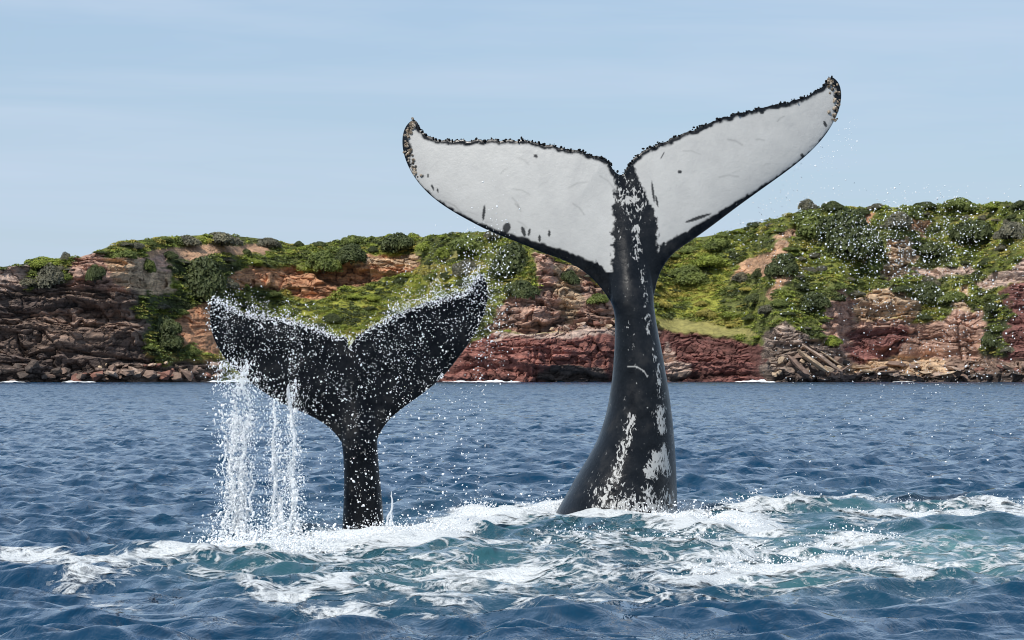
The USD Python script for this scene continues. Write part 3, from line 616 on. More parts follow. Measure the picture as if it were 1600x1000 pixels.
rocks(14, 855, 965, 500, 516, 8, 20, ('pale', 'tan', 'rust'), 'fallen rock on the {} part of the red shelf beside the large tail', 'rocks on the red shelf')
for k, (ax, ay, bx, by, w) in enumerate([(1238, 542, 1292, 586, 9), (1252, 540, 1312, 588, 7), (1228, 555, 1262, 590, 8), (1262, 536, 1322, 574, 6), (1300, 590, 1330, 568, 7)]):
    A, _ = land_at(ax, ay); B, _ = land_at(bx, by); A, B = A + [0, -2.0, 0], B + [0, -2.6, 0]
    d = B - A; ln = np.linalg.norm(d); ww = w * 0.105 / 2
    m = boulder(900 + k, ln * 0.62, 1.5, ww * 1.3)
    d = d / ln; up_ = np.array([-d[2], 0, d[0]]); up_ = up_ * np.sign(up_[2]); side = np.cross(up_, d)
    Mx = np.eye(4); Mx[:3, 0], Mx[:3, 1], Mx[:3, 2], Mx[:3, 3] = d, side, up_, (A + B) / 2; m.apply_transform(Mx)
    put('tilted_rock', m, m_rocks[('tan', 'pale', 'brown', 'tan', 'brown')[k]], category='rock slab',
        label=['longest tilted tan rock bed leaning down to the right on the rock point', 'pale tilted rock bed just right of the longest one', 'brown tilted rock bed at the left foot of the rock point',
               'thin tan tilted rock bed highest on the rock point', 'short brown slab leaning the other way at the right foot of the rock point'][k])
# surf along the foot of the cliffs
for (a, b, s) in ((322, 402, 1.0), (95, 150, 0.5), (0, 40, 0.5), (690, 815, 0.8), (1148, 1212, 1.0), (1395, 1430, 0.5)):
    n = int((b - a) / 1.2); pp = np.linspace(a, b, n); Yf = np.interp(pp, pxs, foot_Y) - 5.0
    e = np.sin(np.linspace(0, math.pi, n)) ** 0.5
    h_ = s * e * (0.10 + 0.75 * N2(pp * 0.12, pp * 0 + a, 3, 3) ** 2)
    prof = []
    for k, (oy, oz) in enumerate(((-2.5, -0.25), (-1.2, 0.5), (0, 1.0), (1.2, 0.6), (3.0, -0.25))):
        Q = np.stack([(pp - 800) / F * Yf, Yf + oy, np.where(oz > 0, oz * h_ + 0.02, -0.3)], -1); prof.append(Q)
    V = np.array(prof)
    put('shore_surf', (V.reshape(-1, 3), grid_faces(5, n)), mat_surf if 'mat_surf' in globals() else globals().setdefault('mat_surf', mat('surf', {'p': ('principled_bsdf', {'base_color': (0.82, 0.85, 0.86), 'roughness': 0.7})}, [])),
        smooth=True, label='thin white surf breaking along the foot of the cliffs', category='surf', kind='stuff')

# ------------------------------------------------------------------ the whales
BIG = dict(
    trail_l=[(968.5, 273), (962, 270), (956, 262), (949, 252), (935, 245.5), (920, 240.6), (901, 234.5), (886, 234.5), (867, 229), (848, 226), (829, 222.5), (810, 219.7), (787, 220), (764, 218.5), (730, 219.7), (703.6, 220), (684.6, 218), (669, 212.5), (659, 204.5), (653, 193), (647, 187)],
    lead_l=[(647, 187), (639, 191), (633, 199.6), (629.5, 211), (629.5, 229), (633, 248), (643, 269), (658, 290), (677, 309), (703.6, 328), (734, 345), (760.6, 359), (791, 371.7), (821, 383), (848, 395), (882, 407), (905, 419), (924, 434), (943, 455), (953, 470)],
    stem_l=[(953, 470), (959.5, 488), (961, 510), (960, 542), (957, 582), (953, 618), (945, 654), (932, 690), (914, 722), (898, 750), (882, 778), (868, 802), (862, 832), (858, 860), (856, 892)],
    stem_r=[(1064, 892), (1062, 860), (1060, 832), (1058, 806), (1058, 762), (1056, 722), (1053, 682), (1050, 650), (1046, 618), (1042, 590), (1037, 566), (1032, 538), (1027, 510), (1022.5, 486), (1021, 466)],
    lead_r=[(1021, 466), (1026, 442), (1037, 415), (1054, 394.5), (1073, 381), (1099.6, 362), (1126, 343), (1153, 322), (1183, 301), (1213.6, 278.6), (1244, 256), (1270.6, 233), (1289.6, 210), (1304.8, 187), (1312, 164.6), (1314.5, 144), (1310.5, 130), (1301, 121)],
    trail_r=[(1301, 121), (1294, 122.5), (1288, 131), (1274, 143), (1251.6, 154), (1221, 161.6), (1191, 167.6), (1168, 173.5), (1137.6, 181.7), (1111, 191), (1092, 199.6), (1065, 210), (1039, 221), (1012, 233), (993, 244.4), (983, 256), (977, 268), (972, 273), (968.5, 273)])
SMALL = dict(
    trail_l=[(549, 538), (544, 531), (538, 526), (525, 525), (506, 519), (487.5, 510), (469, 505), (447, 498.5), (425, 495), (394, 491), (369, 484), (350, 475), (338, 466), (333, 465)],
    lead_l=[(333, 465), (329, 476), (328, 491), (330, 512.5), (336, 534), (347, 553), (366, 575), (390.6, 596), (415.6, 615.6), (444, 631), (469, 643), (490.6, 652), (509, 664), (525, 679), (533, 690)],
    stem_l=[(533, 690), (536, 702), (537, 720), (537, 750), (537, 780), (535.5, 810), (534, 840), (532, 875), (529, 915)],
    stem_r=[(607, 915), (604, 875), (601, 840), (600, 810), (597, 780), (594, 750), (591, 720), (589.5, 700), (590, 686)],
    lead_r=[(590, 686), (594, 676), (606, 658.5), (624, 642), (648, 624), (672, 605), (694, 587), (712.5, 563), (734, 534), (750, 506), (759, 481), (762, 459), (759, 440), (751, 427)],
    trail_r=[(751, 427), (744, 435), (733, 451), (712.5, 461), (690.6, 467), (665.6, 473), (644, 481), (625, 490), (606, 500), (581, 511), (566, 519), (559, 525), (553, 534), (549, 538)])
def smooth_line(pts, step, jag=0.0, seed=0, s=1.5):
    p = np.array(pts, float)
    tck, _ = splprep(p.T, s=s, k=3)
    n = max(8, int(np.hypot(*np.diff(p, axis=0).T).sum() / step))
    q = np.array(splev(np.linspace(0, 1, n), tck)).T; q[0], q[-1] = p[0], p[-1]
    if jag:
        t = np.gradient(q, axis=0); t /= np.linalg.norm(t, axis=1, keepdims=True); nn = np.stack([-t[:, 1], t[:, 0]], -1)
        sx = np.arange(n) * step
        j = (meshkit.fbm(np.stack([sx * 0.085, sx * 0, sx * 0 + seed], -1), 3, seed) - 0.5) * 2 + np.clip(meshkit.noise(np.stack([sx * 0.16, sx * 0, sx * 0], -1), seed + 9) - 0.62, 0, 1) * 2.2
        q = q + nn * (jag * j * np.sin(np.linspace(0, math.pi, n)) ** 0.4)[:, None]
    return q
def whale(spec, D, base_px, mid_x, junction, fluke_top, step, bend, lean, jag, thick, skin_fn, seed):
    li = {k: smooth_line(v, step * 0.8, jag if k.startswith('trail') else 0, seed + i * 3) for i, (k, v) in enumerate(spec.items())}
    outline = np.vstack([li[k][:-1] for k in ('trail_l', 'lead_l', 'stem_l')] + [li['stem_r'][:-1], li['lead_r'][:-1], li['trail_r'][:-1]])
    poly = shapely.Polygon(outline).buffer(0)
    if poly.geom_type != 'Polygon': poly = max(poly.geoms, key=lambda a: a.area)
    ring = np.array(poly.exterior.coords)[:-1]
    inner = [ring]
    for ins in (0.35, 0.9, 1.8, 3.2):
        b = poly.buffer(-ins); 
        for gg in getattr(b, 'geoms', [b]):
            c = gg.exterior; inner.append(np.array([c.interpolate(s).coords[0] for s in np.arange(0, c.length, step * 0.85)]))
    x0, y0, x1, y1 = poly.bounds
    gx, gy = np.meshgrid(np.arange(x0, x1, step), np.arange(y0, y1, step * 0.9)); gx = gx + (np.arange(gx.shape[0]) % 2)[:, None] * step / 2
    core = poly.buffer(-4.2); ok = shapely.contains_xy(core, gx.ravel(), gy.ravel())
    pts = np.vstack(inner + [np.stack([gx.ravel()[ok], gy.ravel()[ok]], -1)])
    tri = Delaunay(pts).simplices; cen = pts[tri].mean(1)
    tri = tri[shapely.contains_xy(poly, cen[:, 0], cen[:, 1])]
    a, b, c = pts[tri[:, 0]], pts[tri[:, 1]], pts[tri[:, 2]]
    area = np.cross(b - a, c - a); tri = tri[np.abs(area) > 1e-5]; area = area[np.abs(area) > 1e-5]
    tri = np.where((area > 0)[:, None], tri, tri[:, ::-1])
    used_, inv_ = np.unique(tri, return_inverse=True); pts = pts[used_]; tri = inv_.reshape(-1, 3)
    px, py = pts[:, 0], pts[:, 1]
    is_edge = cKDTree(ring).query(pts)[0] < 1e-6
    dl = cKDTree(np.vstack([li['lead_l'], li['lead_r'], li['stem_l'], li['stem_r']])).query(pts)[0]
    dt = cKDTree(np.vstack([li['trail_l'], li['trail_r']])).query(pts)[0]
    ch = dl + dt; s = dl / np.maximum(ch, 1e-6)
    naca = 5 * (0.2969 * np.sqrt(s) - 0.126 * s - 0.3516 * s ** 2 + 0.2843 * s ** 3 - 0.1036 * s ** 4)
    ch_ = np.minimum(ch, 215)
    air = np.maximum(naca, 0) * thick * ch_
    # the stalk: an ellipse between its two edges, running up onto the flukes as a ridge
    yy = np.linspace(junction - 10, y1, 300)
    L_ = np.interp(yy, spec_y(li['stem_l'])[0], spec_y(li['stem_l'])[1]); R_ = np.interp(yy, spec_y(li['stem_r'])[0], spec_y(li['stem_r'])[1])
    cxs_, ws_ = (L_ + R_) / 2, (R_ - L_) / 2
    top = np.array([fluke_top, junction - 10]); yk = np.concatenate([[fluke_top], np.linspace(fluke_top, junction - 10, 8)[1:-1], yy])
    f_ = (np.linspace(0, 1, 8)[1:-1])
    ck = np.concatenate([[mid_x], mid_x + (cxs_[0] - mid_x) * f_, cxs_]); wk = np.concatenate([[ws_[0] * 0.30], ws_[0] * (0.30 + 0.74 * f_ ** 0.8), ws_])
    dk = np.concatenate([[0.0], ws_[0] * 0.95 * f_ ** 1.5, ws_ * np.interp(yy, [junction - 10, junction + 60, y1], [0.98, 1.15, 1.2])])
    yu = np.arange(fluke_top, y1 + 1.0); ck, wk, dk = (gaussian_filter1d(np.interp(yu, yk, a_), sg_, mode='nearest') for a_, sg_ in ((ck, 6), (wk, 10), (dk, 16)))
    yk = yu
    sc = np.interp(py, yk, ck); sw = np.interp(py, yk, wk); sd = np.interp(py, yk, dk) * (py > fluke_top)
    u = np.clip((px - sc) / np.maximum(sw, 1e-3), -1, 1)
    stem = sd * np.sqrt(np.maximum(1 - u ** 2, 0))
    soft = sd * np.exp(-(np.abs((px - sc) / np.maximum(sw, 1e-3)) ** 2.2) * 1.1)
    wst = sstep(junction - 70, junction + 40, py)
    k_ = 5.0
    flukepart = np.logaddexp(air / k_, soft * 1.0 / k_) * k_ - k_ * np.log(2) * np.exp(-np.maximum(air, soft) / k_)
    h = flukepart * (1 - wst) + stem * wst
    h = np.where(is_edge, 0, np.maximum(h, np.minimum(np.minimum(dl, dt) * 0.35, 1.2)))
    n = len(pts)
    X = (px - mid_x)
    sc_m = D / F
    hm = h * sc_m * (1 + 0.03 * (N2(px * 0.03, py * 0.03, seed, 3) - 0.5))
    bd = bend(px, py)
    Yf = D + bd + lean * np.maximum(junction - py, 0) * sc_m
    front = at(px, py, Yf); fw = front + np.stack([np.zeros(n), -hm, np.zeros(n)], -1); bw = front + np.stack([np.zeros(n), hm, np.zeros(n)], -1)
    # keep the silhouette: points pushed nearer or farther move along their own sight lines only in depth, so the outline holds
    ids = np.where(is_edge, np.arange(n), np.arange(n) + n)
    V = np.vstack([fw, bw]); Fc = np.vstack([tri, ids[tri][:, ::-1]])
    uq_, iv = np.unique(Fc, return_inverse=True)
    fld = skin_fn(px, py, dl, dt, True), skin_fn(px, py, dl, dt, False)
    pale = np.concatenate(fld)[uq_]
    return (V[uq_], iv.reshape(-1, 3)), pale, li, (pts, fw, hm, dt, dl)
def spec_y(line):
    o = np.argsort(line[:, 1]); return line[o, 1], line[o, 0]
def nz(x, y, f, seed, oc=4): return N2(x * f, y * f, seed, oc)
def streak(px, py, pts, w):
    p = np.array(pts, float); s = np.concatenate([[0], np.cumsum(np.hypot(*np.diff(p, axis=0).T))]); t = np.linspace(0, s[-1], int(s[-1] / 1.5) + 2)
    q = np.stack([np.interp(t, s, p[:, 0]), np.interp(t, s, p[:, 1])], -1)
    return np.exp(-(cKDTree(q).query(np.stack([px, py], -1))[0] / w) ** 2)
def big_skin(px, py, dl, dt, front):
    if not front:
        return np.stack([np.zeros(len(px)), np.full(len(px), -0.1)], -1)
    n1 = nz(px, py, 0.12, 5); n2 = nz(px, py, 0.3, 6, 3); n3 = nz(px, py, 0.05, 7, 3)
    wob = (n1 - 0.5) * 14 + (n2 - 0.5) * 9
    # white undersides
    left = np.minimum(np.interp(py, [270, 285, 330, 400, 412], [955, 962, 958, 957, 955]) - px, np.interp(px, [620, 700, 760, 790, 850, 900, 960], [0, 2, 5, 8, 12, 15, 24]) * -1 + dl)
    right = np.minimum(px - np.interp(py, [270, 300, 330, 380, 400], [990, 1008, 1022, 1027, 1030]), dl - np.interp(px, [1025, 1060, 1100, 1150, 1200, 1300], [22, 17, 13, 7, 3, 0]))
    w = np.maximum(left, right) + wob * np.where(np.abs(px - 985) < 55, 1.0, 0.35)
    rim = dt - 5.5 - 8 * (n1 - 0.45) - 6 * np.clip(n2 - 0.6, 0, 1)
    w = np.minimum(w, rim)
    tip = np.minimum(px - 629 - 12 - wob, 1e9); tip = np.where(py < 262, tip, 99); w = np.minimum(w, np.where(px < 700, tip - np.maximum(0, (205 - py)) * 0.6, 99))
    tipr = np.where(py < 205, 1304 - px + wob - np.maximum(0, (140 - py)) * 0.9, 99); w = np.minimum(w, np.where(px > 1220, tipr, 99))
    pale = sstep(-1.0, 2.2, w) * (py < 425)
    # dark nicks in the white
    for (x, y, rx, ry, a) in ((756, 333, 2.2, 13, 0.1), (792, 356, 6, 8, 0.3), (818, 362, 3, 8, -.3), (827, 363, 2, 6, 0.2), (837, 244, 3.2, 3.2, 0), (1062, 269, 3, 3, 0), (1090, 341, 22, 2.6, -0.33), (1020, 300, 1.8, 17, -0.12), (1026, 315, 1.6, 10, -.2), (1191, 176, 3.4, 2.4, 0), (1289, 194, 2.5, 5, -.5), (669, 275, 1.5, 3, 0), (661, 276, 1.8, 2.5, 0), (676, 293, 1.5, 5, -.4), (684, 298, 1.2, 4, -.3), (858, 365, 2, 5, 0), (843, 372, 2, 6, 0), (1253, 243, 3, 3, 0), (1035, 243, 1.2, 6, 0.5)):
        c_, s_ = math.cos(a), math.sin(a); dx, dy_ = px - x, py - y
        e = ((dx * c_ + dy_ * s_) / rx) ** 2 + ((-dx * s_ + dy_ * c_) / ry) ** 2
        pale = pale * (1 - (sstep(1.25, 0.7, e + (n2 - .5) * 0.9)) * 0.92)
    rk = np.random.default_rng(8)
    for _ in range(26):   # fine rake marks and scratches
        ax, ay = (rk.uniform(690, 940), rk.uniform(240, 350)) if rk.random() < 0.5 else (rk.uniform(1040, 1270), rk.uniform(180, 330))
        an, ln = rk.uniform(-0.9, 0.9), rk.uniform(8, 34)
        pale = pale * (1 - rk.uniform(0.12, 0.35) * streak(px, py, [(ax, ay), (ax + ln * .5 * math.cos(an), ay + ln * .5 * math.sin(an)), (ax + ln * math.cos(an + .2), ay + ln * math.sin(an + .2))], rk.uniform(0.9, 1.6)))
    # flecks on the ridge and scars down the stalk
    f = N2(px * 0.34, py * 0.22, 15, 4); ln_ = np.abs(N2(px * 0.10, py * 0.075, 18, 3) - 0.5); f2 = nz(px * 1.0, py * 0.55, 0.33, 16, 3)
    ridge = np.exp(-((px - 985) / 34) ** 2) * np.exp(-((py - 312) / 42) ** 2)
    sc = ridge * 0.085
    for pts, wd, am in (([(992, 355), (994, 400)], 9, 0.088), ([(1003, 420), (1006, 450), (1012, 520)], 6, 0.078), ([(1018, 540), (1026, 575), (1030, 620)], 6, 0.081), ([(984, 655), (976, 690), (962, 735), (940, 775), (925, 800)], 10, 0.104),
                        ([(1030, 640), (1032, 672)], 9, 0.135), ([(1014, 735), (1024, 712)], 13, 0.156), ([(1036, 700), (1038, 735)], 9, 0.140), ([(1010, 765), (1012, 790)], 16, 0.088), ([(960, 790), (1040, 795)], 26, 0.10), ([(1005, 600), (1020, 690)], 22, 0.02), ([(940, 770), (1000, 805)], 30, 0.062), ([(985, 480), (990, 640)], 30, 0.016), ([(1040, 770), (1040, 800)], 16, 0.073)):
        sc = np.maximum(sc, am * streak(px, py, pts, wd))
    mottle = np.zeros(len(px))
    for pts in ([(979, 573), (992, 573), (1003, 579), (1010, 588)], [(1046, 600), (1049, 640)]):
        mottle = np.maximum(mottle, 0.75 * (streak(px, py, pts, 1.3) > 0.5))
    out = np.maximum(pale, mottle * (1 - pale))
    return np.stack([np.clip(out, 0, 1), np.clip(sc * 1.75 - 0.02, -0.08, 1) * (pale < 0.5)], -1)
def small_skin(px, py, dl, dt, front):
    f = nz(px, py, 0.35, 25, 3); return np.stack([0.35 * sstep(0.70, 0.76, f) * (0.4 + 0.6 * (py > 640)), np.full(len(px), -0.06) + 0.04 * (py > 640)], -1)
# the large whale
D1 = float(on_water(970, 806)[1])
def bend1(px, py):
    t = (px - 968) / 340.0
    return 0.42 * t ** 2 * (py < 480) * sstep(500, 380, py) + 0.30 * sstep(480, 860, py) ** 1.5 - 0.0
mesh1, pale1, lines1, info1 = whale(BIG, D1, 970, 970, 468, 276, 1.75, bend1, 0.06, 3.0, 0.115, big_skin, 40)
w1 = thing('humpback_whale', label='large humpback tail raised upright with white undersides and black stalk', category='whale')
put('body', mesh1, m_skin, w1, smooth=True, vars={'pale': pale1[:, 0], 'scuff': pale1[:, 1]})
D2 = float(on_water(568, 838)[1])
def bend2(px, py):
    t = (px - 549) / 215.0
    return 0.28 * t ** 2 * (py < 720) * sstep(720, 600, py) + 0.15 * sstep(690, 900, py)
mesh2, pale2, lines2, info2 = whale(SMALL, D2, 568, 552, 690, 545, 1.75, bend2, 0.05, 2.2, 0.115, small_skin, 60)
w2 = thing('humpback_whale', label='smaller all black humpback tail streaming with water, nearer the boat', category='whale')
put('body', mesh2, m_skin2, w2, smooth=True, vars={'pale': pale2[:, 0], 'scuff': pale2[:, 1]})
# knobs along the trailing edges, barnacles on the tips
def knobs(lines, D, bendf, lean, junction, keys, n, rmin, rmax, seed):
    g_ = np.random.default_rng(seed); out = []
    allp = np.vstack([lines[k] for k in keys])
    for _ in range(n):
        q_ = allp[g_.integers(len(allp))] + g_.normal(0, 1.0, 2); Y_ = D + float(bendf(np.array([q_[0]]), np.array([q_[1]]))[0]) + lean * (junction - q_[1]) * D / F
        m = trimesh.creation.icosphere(1, 1.0); r = g_.uniform(rmin, rmax) * D / F
        m.vertices = (m.vertices + (meshkit.noise(m.vertices * 1.7 + g_.uniform(0, 50), 3)[:, None] - 0.5) * 0.5) * r * g_.uniform(0.7, 1.3, 3)
        m.apply_translation(at(q_[0], q_[1], Y_ + g_.normal(0, 0.012))); out.append(m)
    return trimesh.util.concatenate(out)
def barnacles(lines, D, bendf, lean, junction, spots, n, seed):
    g_ = np.random.default_rng(seed); out = []
    for _ in range(n):
        a = spots[g_.integers(len(spots))]
        q_ = np.array(a[:2]) + g_.normal(0, 1, 2) * a[2]; Y_ = D + float(bendf(np.array([q_[0]]), np.array([q_[1]]))[0]) + lean * (junction - q_[1]) * D / F
        r = g_.uniform(1.4, 3.4) * D / F
        m = trimesh.creation.revolve([[0, -0.4], [1.0, -0.4], [0.85, 0.15], [0.5, 0.7], [0.36, 0.66], [0.26, 0.2], [0, 0.1]], sections=7); m.vertices *= r
        m.vertices += (meshkit.noise(m.vertices / r * 2 + g_.uniform(0, 30), 5)[:, None] - 0.5) * r * 0.35
        d = np.array([g_.normal(0, .6), -1.0, g_.normal(0, .6)]); d /= np.linalg.norm(d)
        T = trimesh.geometry.align_vectors([0, 0, 1], d); m.apply_transform(T)
        m.apply_translation(at(q_[0], q_[1], Y_ - g_.uniform(0.0, 0.035))); out.append(m)
    return trimesh.util.concatenate(out)
put('edge_knobs', knobs(lines1, D1, bend1, 0.06, 468, ('trail_l', 'trail_r'), 260, 0.8, 2.0, 3), m_knob, w1, smooth=True, kind='stuff')
put('barnacle_cluster', barnacles(lines1, D1, bend1, 0.06, 468, [(641, 200, 4), (637, 212, 4), (636, 225, 3.4), (638, 238, 3.4), (641, 250, 3), (645, 262, 2.5), (650, 270, 3), (647, 193, 3)], 74, 4), m_barn, w1, kind='stuff', label='pale barnacles crusting the tip of the left fluke')
put('barnacle_cluster', barnacles(lines1, D1, bend1, 0.06, 468, [(1301, 132, 4), (1305, 145, 4), (1307, 158, 3.4), (1307, 170, 3), (1303, 183, 3), (1298, 128, 3)], 56, 5), m_barn, w1, kind='stuff', label='barnacles crusting the tip of the right fluke')
put('edge_knobs', knobs(lines2, D2, bend2, 0.05, 690, ('trail_l', 'trail_r'), 90, 0.7, 1.4, 6), m_knob, w2, smooth=True, kind='stuff')

# ------------------------------------------------------------------ spray and falling water
def drop_instancer(name, pos, rad, stretch, **kw):
    pi = UsdGeom.PointInstancer.Define(stage, numbered('/World', name)); tag(pi.GetPrim(), **kw)
    pth = str(pi.GetPath()); ps = []
    for k in range(3):
        m = trimesh.creation.icosphere(2 if k == 0 else 1, 1.0); m.vertices += (meshkit.noise(m.vertices * 1.3 + k * 9, k)[:, None] - 0.5) * 0.5 * m.vertices
        usdkit.mesh(stage, f'{pth}/drop_{("round", "long", "ragged")[k]}', m, m_drop, smooth=True); ps.append(f'{pth}/drop_{("round", "long", "ragged")[k]}')
    pi.CreatePrototypesRel().SetTargets(ps)
    n = len(pos); g_ = np.random.default_rng(n)
    pi.CreateProtoIndicesAttr(Vt.IntArray.FromNumpy(g_.integers(0, 3, n).astype(np.int32)))
    pi.CreatePositionsAttr(Vt.Vec3fArray.FromNumpy(np.asarray(pos, np.float32)))
    sc = rad[:, None] * np.stack([np.ones(n), np.ones(n), stretch], -1)
    pi.CreateScalesAttr(Vt.Vec3fArray.FromNumpy(sc.astype(np.float32)))
    q = g_.normal(size=(n, 4)) * [1, .45, .45, .45]; q /= np.linalg.norm(q, axis=1, keepdims=True)
    pi.CreateOrientationsAttr(Vt.QuathArray([Gf.Quath(*map(float, a)) for a in q]))
    return pi.GetPrim()
dr = np.random.default_rng(99)
pts2, fw2, hm2, dt2, dl2 = info2
def lognorm(n, med, sig, lo, hi): return np.clip(np.exp(dr.normal(math.log(med), sig, n)), lo, hi)
# veil of drops in front of the small tail
sel = dr.choice(len(pts2), 16000)
dens = np.interp(pts2[sel][:, 0], [328, 400, 470, 545, 560, 640, 762], [1.0, 1.0, 0.75, 0.32, 0.45, 0.62, 0.45]) * np.interp(pts2[sel][:, 1], [420, 620, 680, 720, 850], [1, 1, 0.6, 0.25, 0.3])
clump = N2(pts2[sel][:, 0] * 0.05, pts2[sel][:, 1] * 0.035, 17, 3)
sel = sel[dr.random(16000) < dens * 0.58 * np.clip((clump - 0.28) * 3.6, 0.12, 1.5)]
A1 = fw2[sel] + dr.normal(0, 0.012, (len(sel), 3)); A1[:, 1] -= 0.02 + dr.gamma(1.5, 0.10, len(sel))
R1 = lognorm(len(sel), 0.52, 0.45, 0.22, 1.6) * D2 / F
# spray flying off the trailing edges
edge = np.vstack([lines2['trail_l']] * 2 + [lines2['trail_r']] * 2); n = 6500
e = edge[dr.integers(0, len(edge), n)]
amp = np.interp(e[:, 0], [330, 360, 450, 520, 548, 570, 640, 700, 755], [0.7, 1.0, 0.9, 0.6, 0.15, 0.3, 0.9, 1.0, 0.7])
amp = amp * np.clip((N2(e[:, 0] * 0.06, e[:, 0] * 0, 23, 3) - 0.25) * 3.2, 0.15, 1.7); kp = dr.random(n) < np.clip(amp, 0.12, 1); e, amp = e[kp], amp[kp]; n = len(e)
up = dr.gamma(0.9, 17.0, n) * amp - 6; e = e + np.stack([dr.normal(0, 5, n), -up], -1)
A2 = at(e[:, 0], e[:, 1], D2 + bend2(e[:, 0], e[:, 1]) + 0.05 * (690 - e[:, 1]) * D2 / F - 0.05 + dr.normal(0, 0.12, n)); R2 = lognorm(n, 0.42, 0.42, 0.2, 1.2) * D2 / F
# loose drops around it
n = 900; e = np.stack([dr.normal(760, 22, n), dr.normal(460, 60, n)], -1)
A3 = at(e[:, 0], e[:, 1], D2 + dr.uniform(-.3, .6, n)); R3 = lognorm(n, 0.6, 0.4, 0.3, 1.5) * D2 / F
n = 1300; e = np.stack([dr.uniform(330, 760, n), dr.uniform(600, 835, n)], -1)
A4 = at(e[:, 0], e[:, 1], D2 + dr.uniform(-.4, .4, n)); R4 = lognorm(n, 0.6, 0.45, 0.3, 1.7) * D2 / F
drop_instancer('spray', np.vstack([A1, A2, A3, A4]), np.concatenate([R1, R2, R3, R4]), np.concatenate([dr.uniform(0.7, 1.6, len(R1)), dr.uniform(0.8, 3.2, len(R2)), dr.uniform(.7, 1.5, len(R3)), dr.uniform(.8, 2, len(R4))]),
    label='white spray and drops flying off the small black tail', category='spray', kind='stuff')
# spray on the right of the large tail, in front of the slope
n = 2300
e = np.stack([np.concatenate([dr.normal(1400, 90, 1900), dr.normal(1450, 110, 1100), dr.uniform(1200, 1600, 500)]), np.concatenate([dr.normal(370, 42, 1900), dr.normal(500, 60, 1100), dr.uniform(290, 760, 500)])], -1)
ok = (e[:, 1] > 285) & (e[:, 0] > 1090) & (dr.random(len(e)) < np.clip((N2(e[:, 0] * 0.02, e[:, 1] * 0.025, 29, 3) - 0.3) * 4, 0.1, 1))
e = e[ok]; n = len(e)
B1 = at(e[:, 0], e[:, 1], D1 + dr.uniform(-1.0, 2.5, n)); Rb = lognorm(n, 0.52, 0.45, 0.22, 1.6) * D1 / F
n = 260; e2 = np.stack([dr.uniform(1140, 1340, n), np.zeros(n)], -1); e2[:, 1] = 345 - (e2[:, 0] - 1140) * 0.85 + dr.gamma(2, 22, n)
B2 = at(e2[:, 0], e2[:, 1], D1 + dr.uniform(-.2, .6, n)); Rb2 = lognorm(n, 0.5, 0.3, 0.3, 1.0) * D1 / F
drop_instancer('spray', np.vstack([B1, B2]), np.concatenate([Rb, Rb2]), dr.uniform(0.8, 1.8, len(Rb) + len(Rb2)),
    label='loose white drops thrown across the air right of the large tail', category='spray', kind='stuff')
# splash along the foam crests
n = 2600
e = []
for pts, up_, dn_, st_, th_ in FOAM_LINES:
    if th_ < 0.03: continue
    p_ = np.array(pts, float); k = int(abs(p_[-1, 0] - p_[0, 0]) * (4.5 if st_ > 1.2 else 1.5)); xs_ = dr.uniform(p_[0, 0], p_[-1, 0], k)
    ys_ = np.interp(xs_, p_[:, 0], p_[:, 1]); e.append(np.stack([xs_, ys_, dr.gamma(1.1, 0.045 if st_ > 1.2 else 0.022, k)], -1))
e = np.vstack(e); e = e[e[:, 0] < 1650]; W = on_water(e[:, 0], e[:, 1]) + dr.normal(0, 0.12, (len(e), 2))
S1 = np.stack([W[:, 0], W[:, 1], sea_z(W[:, 0], W[:, 1]) + e[:, 2] + 0.03], -1); Rs = lognorm(len(e), 0.0034, 0.5, 0.0014, 0.009)
drop_instancer('splash_drops', S1, Rs, dr.uniform(0.8, 2.0, len(e)), label='small splashes leaping off the foam crests below the tails', category='splash', kind='stuff')

def tube(path, rad, sides=9, seed=0):
    p = np.asarray(path, float); t = np.gradient(p, axis=0); t /= np.linalg.norm(t, axis=1, keepdims=True)
    a = np.cross(t, [0, 1.0, 0.02]); a /= np.linalg.norm(a, axis=1, keepdims=True); b = np.cross(t, a)
    an = np.arange(sides) * 2 * math.pi / sides
    nn = np.cos(an)[None, :, None] * a[:, None] + np.sin(an)[None, :, None] * b[:, None]
    V = p[:, None] + np.asarray(rad)[:, None, None] * nn
    V = V + nn * ((meshkit.fbm(V * 22, 3, seed) - 0.5) * 1.5)[..., None] * np.asarray(rad)[:, None, None]
    m = len(p); i, j = np.meshgrid(np.arange(m - 1), np.arange(sides), indexing='ij')
    f = np.stack([i * sides + j, i * sides + (j + 1) % sides, (i + 1) * sides + (j + 1) % sides, (i + 1) * sides + j], -1).reshape(-1, 4)
    caps0 = np.array([[0, k + 1, k, k] for k in range(1, sides - 1)]); caps1 = caps0[:, [0, 2, 1, 1]] + (m - 1) * sides
    f3 = np.vstack([f[:, [0, 1, 2]], f[:, [0, 2, 3]], caps0[:, :3], caps1[:, :3]])
    return trimesh.Trimesh(V.reshape(-1, 3), f3, process=False)
def drops_mesh(pos, rad, st):
    base = trimesh.creation.icosphere(1, 1.0); bv, bf = np.array(base.vertices), np.array(base.faces)
    n = len(pos); g_ = np.random.default_rng(n + 1)
    sc = rad[:, None] * np.stack([np.ones(n), np.ones(n), st], -1)
    tl = g_.normal(0, 0.5, n); V = bv[None] * sc[:, None]
    c, s = np.cos(tl)[:, None], np.sin(tl)[:, None]
    V = np.stack([V[..., 0] * c + V[..., 2] * s, V[..., 1], -V[..., 0] * s + V[..., 2] * c], -1) + pos[:, None]
    return V.reshape(-1, 3), (bf[None] + (np.arange(n) * len(bv))[:, None, None]).reshape(-1, 3)
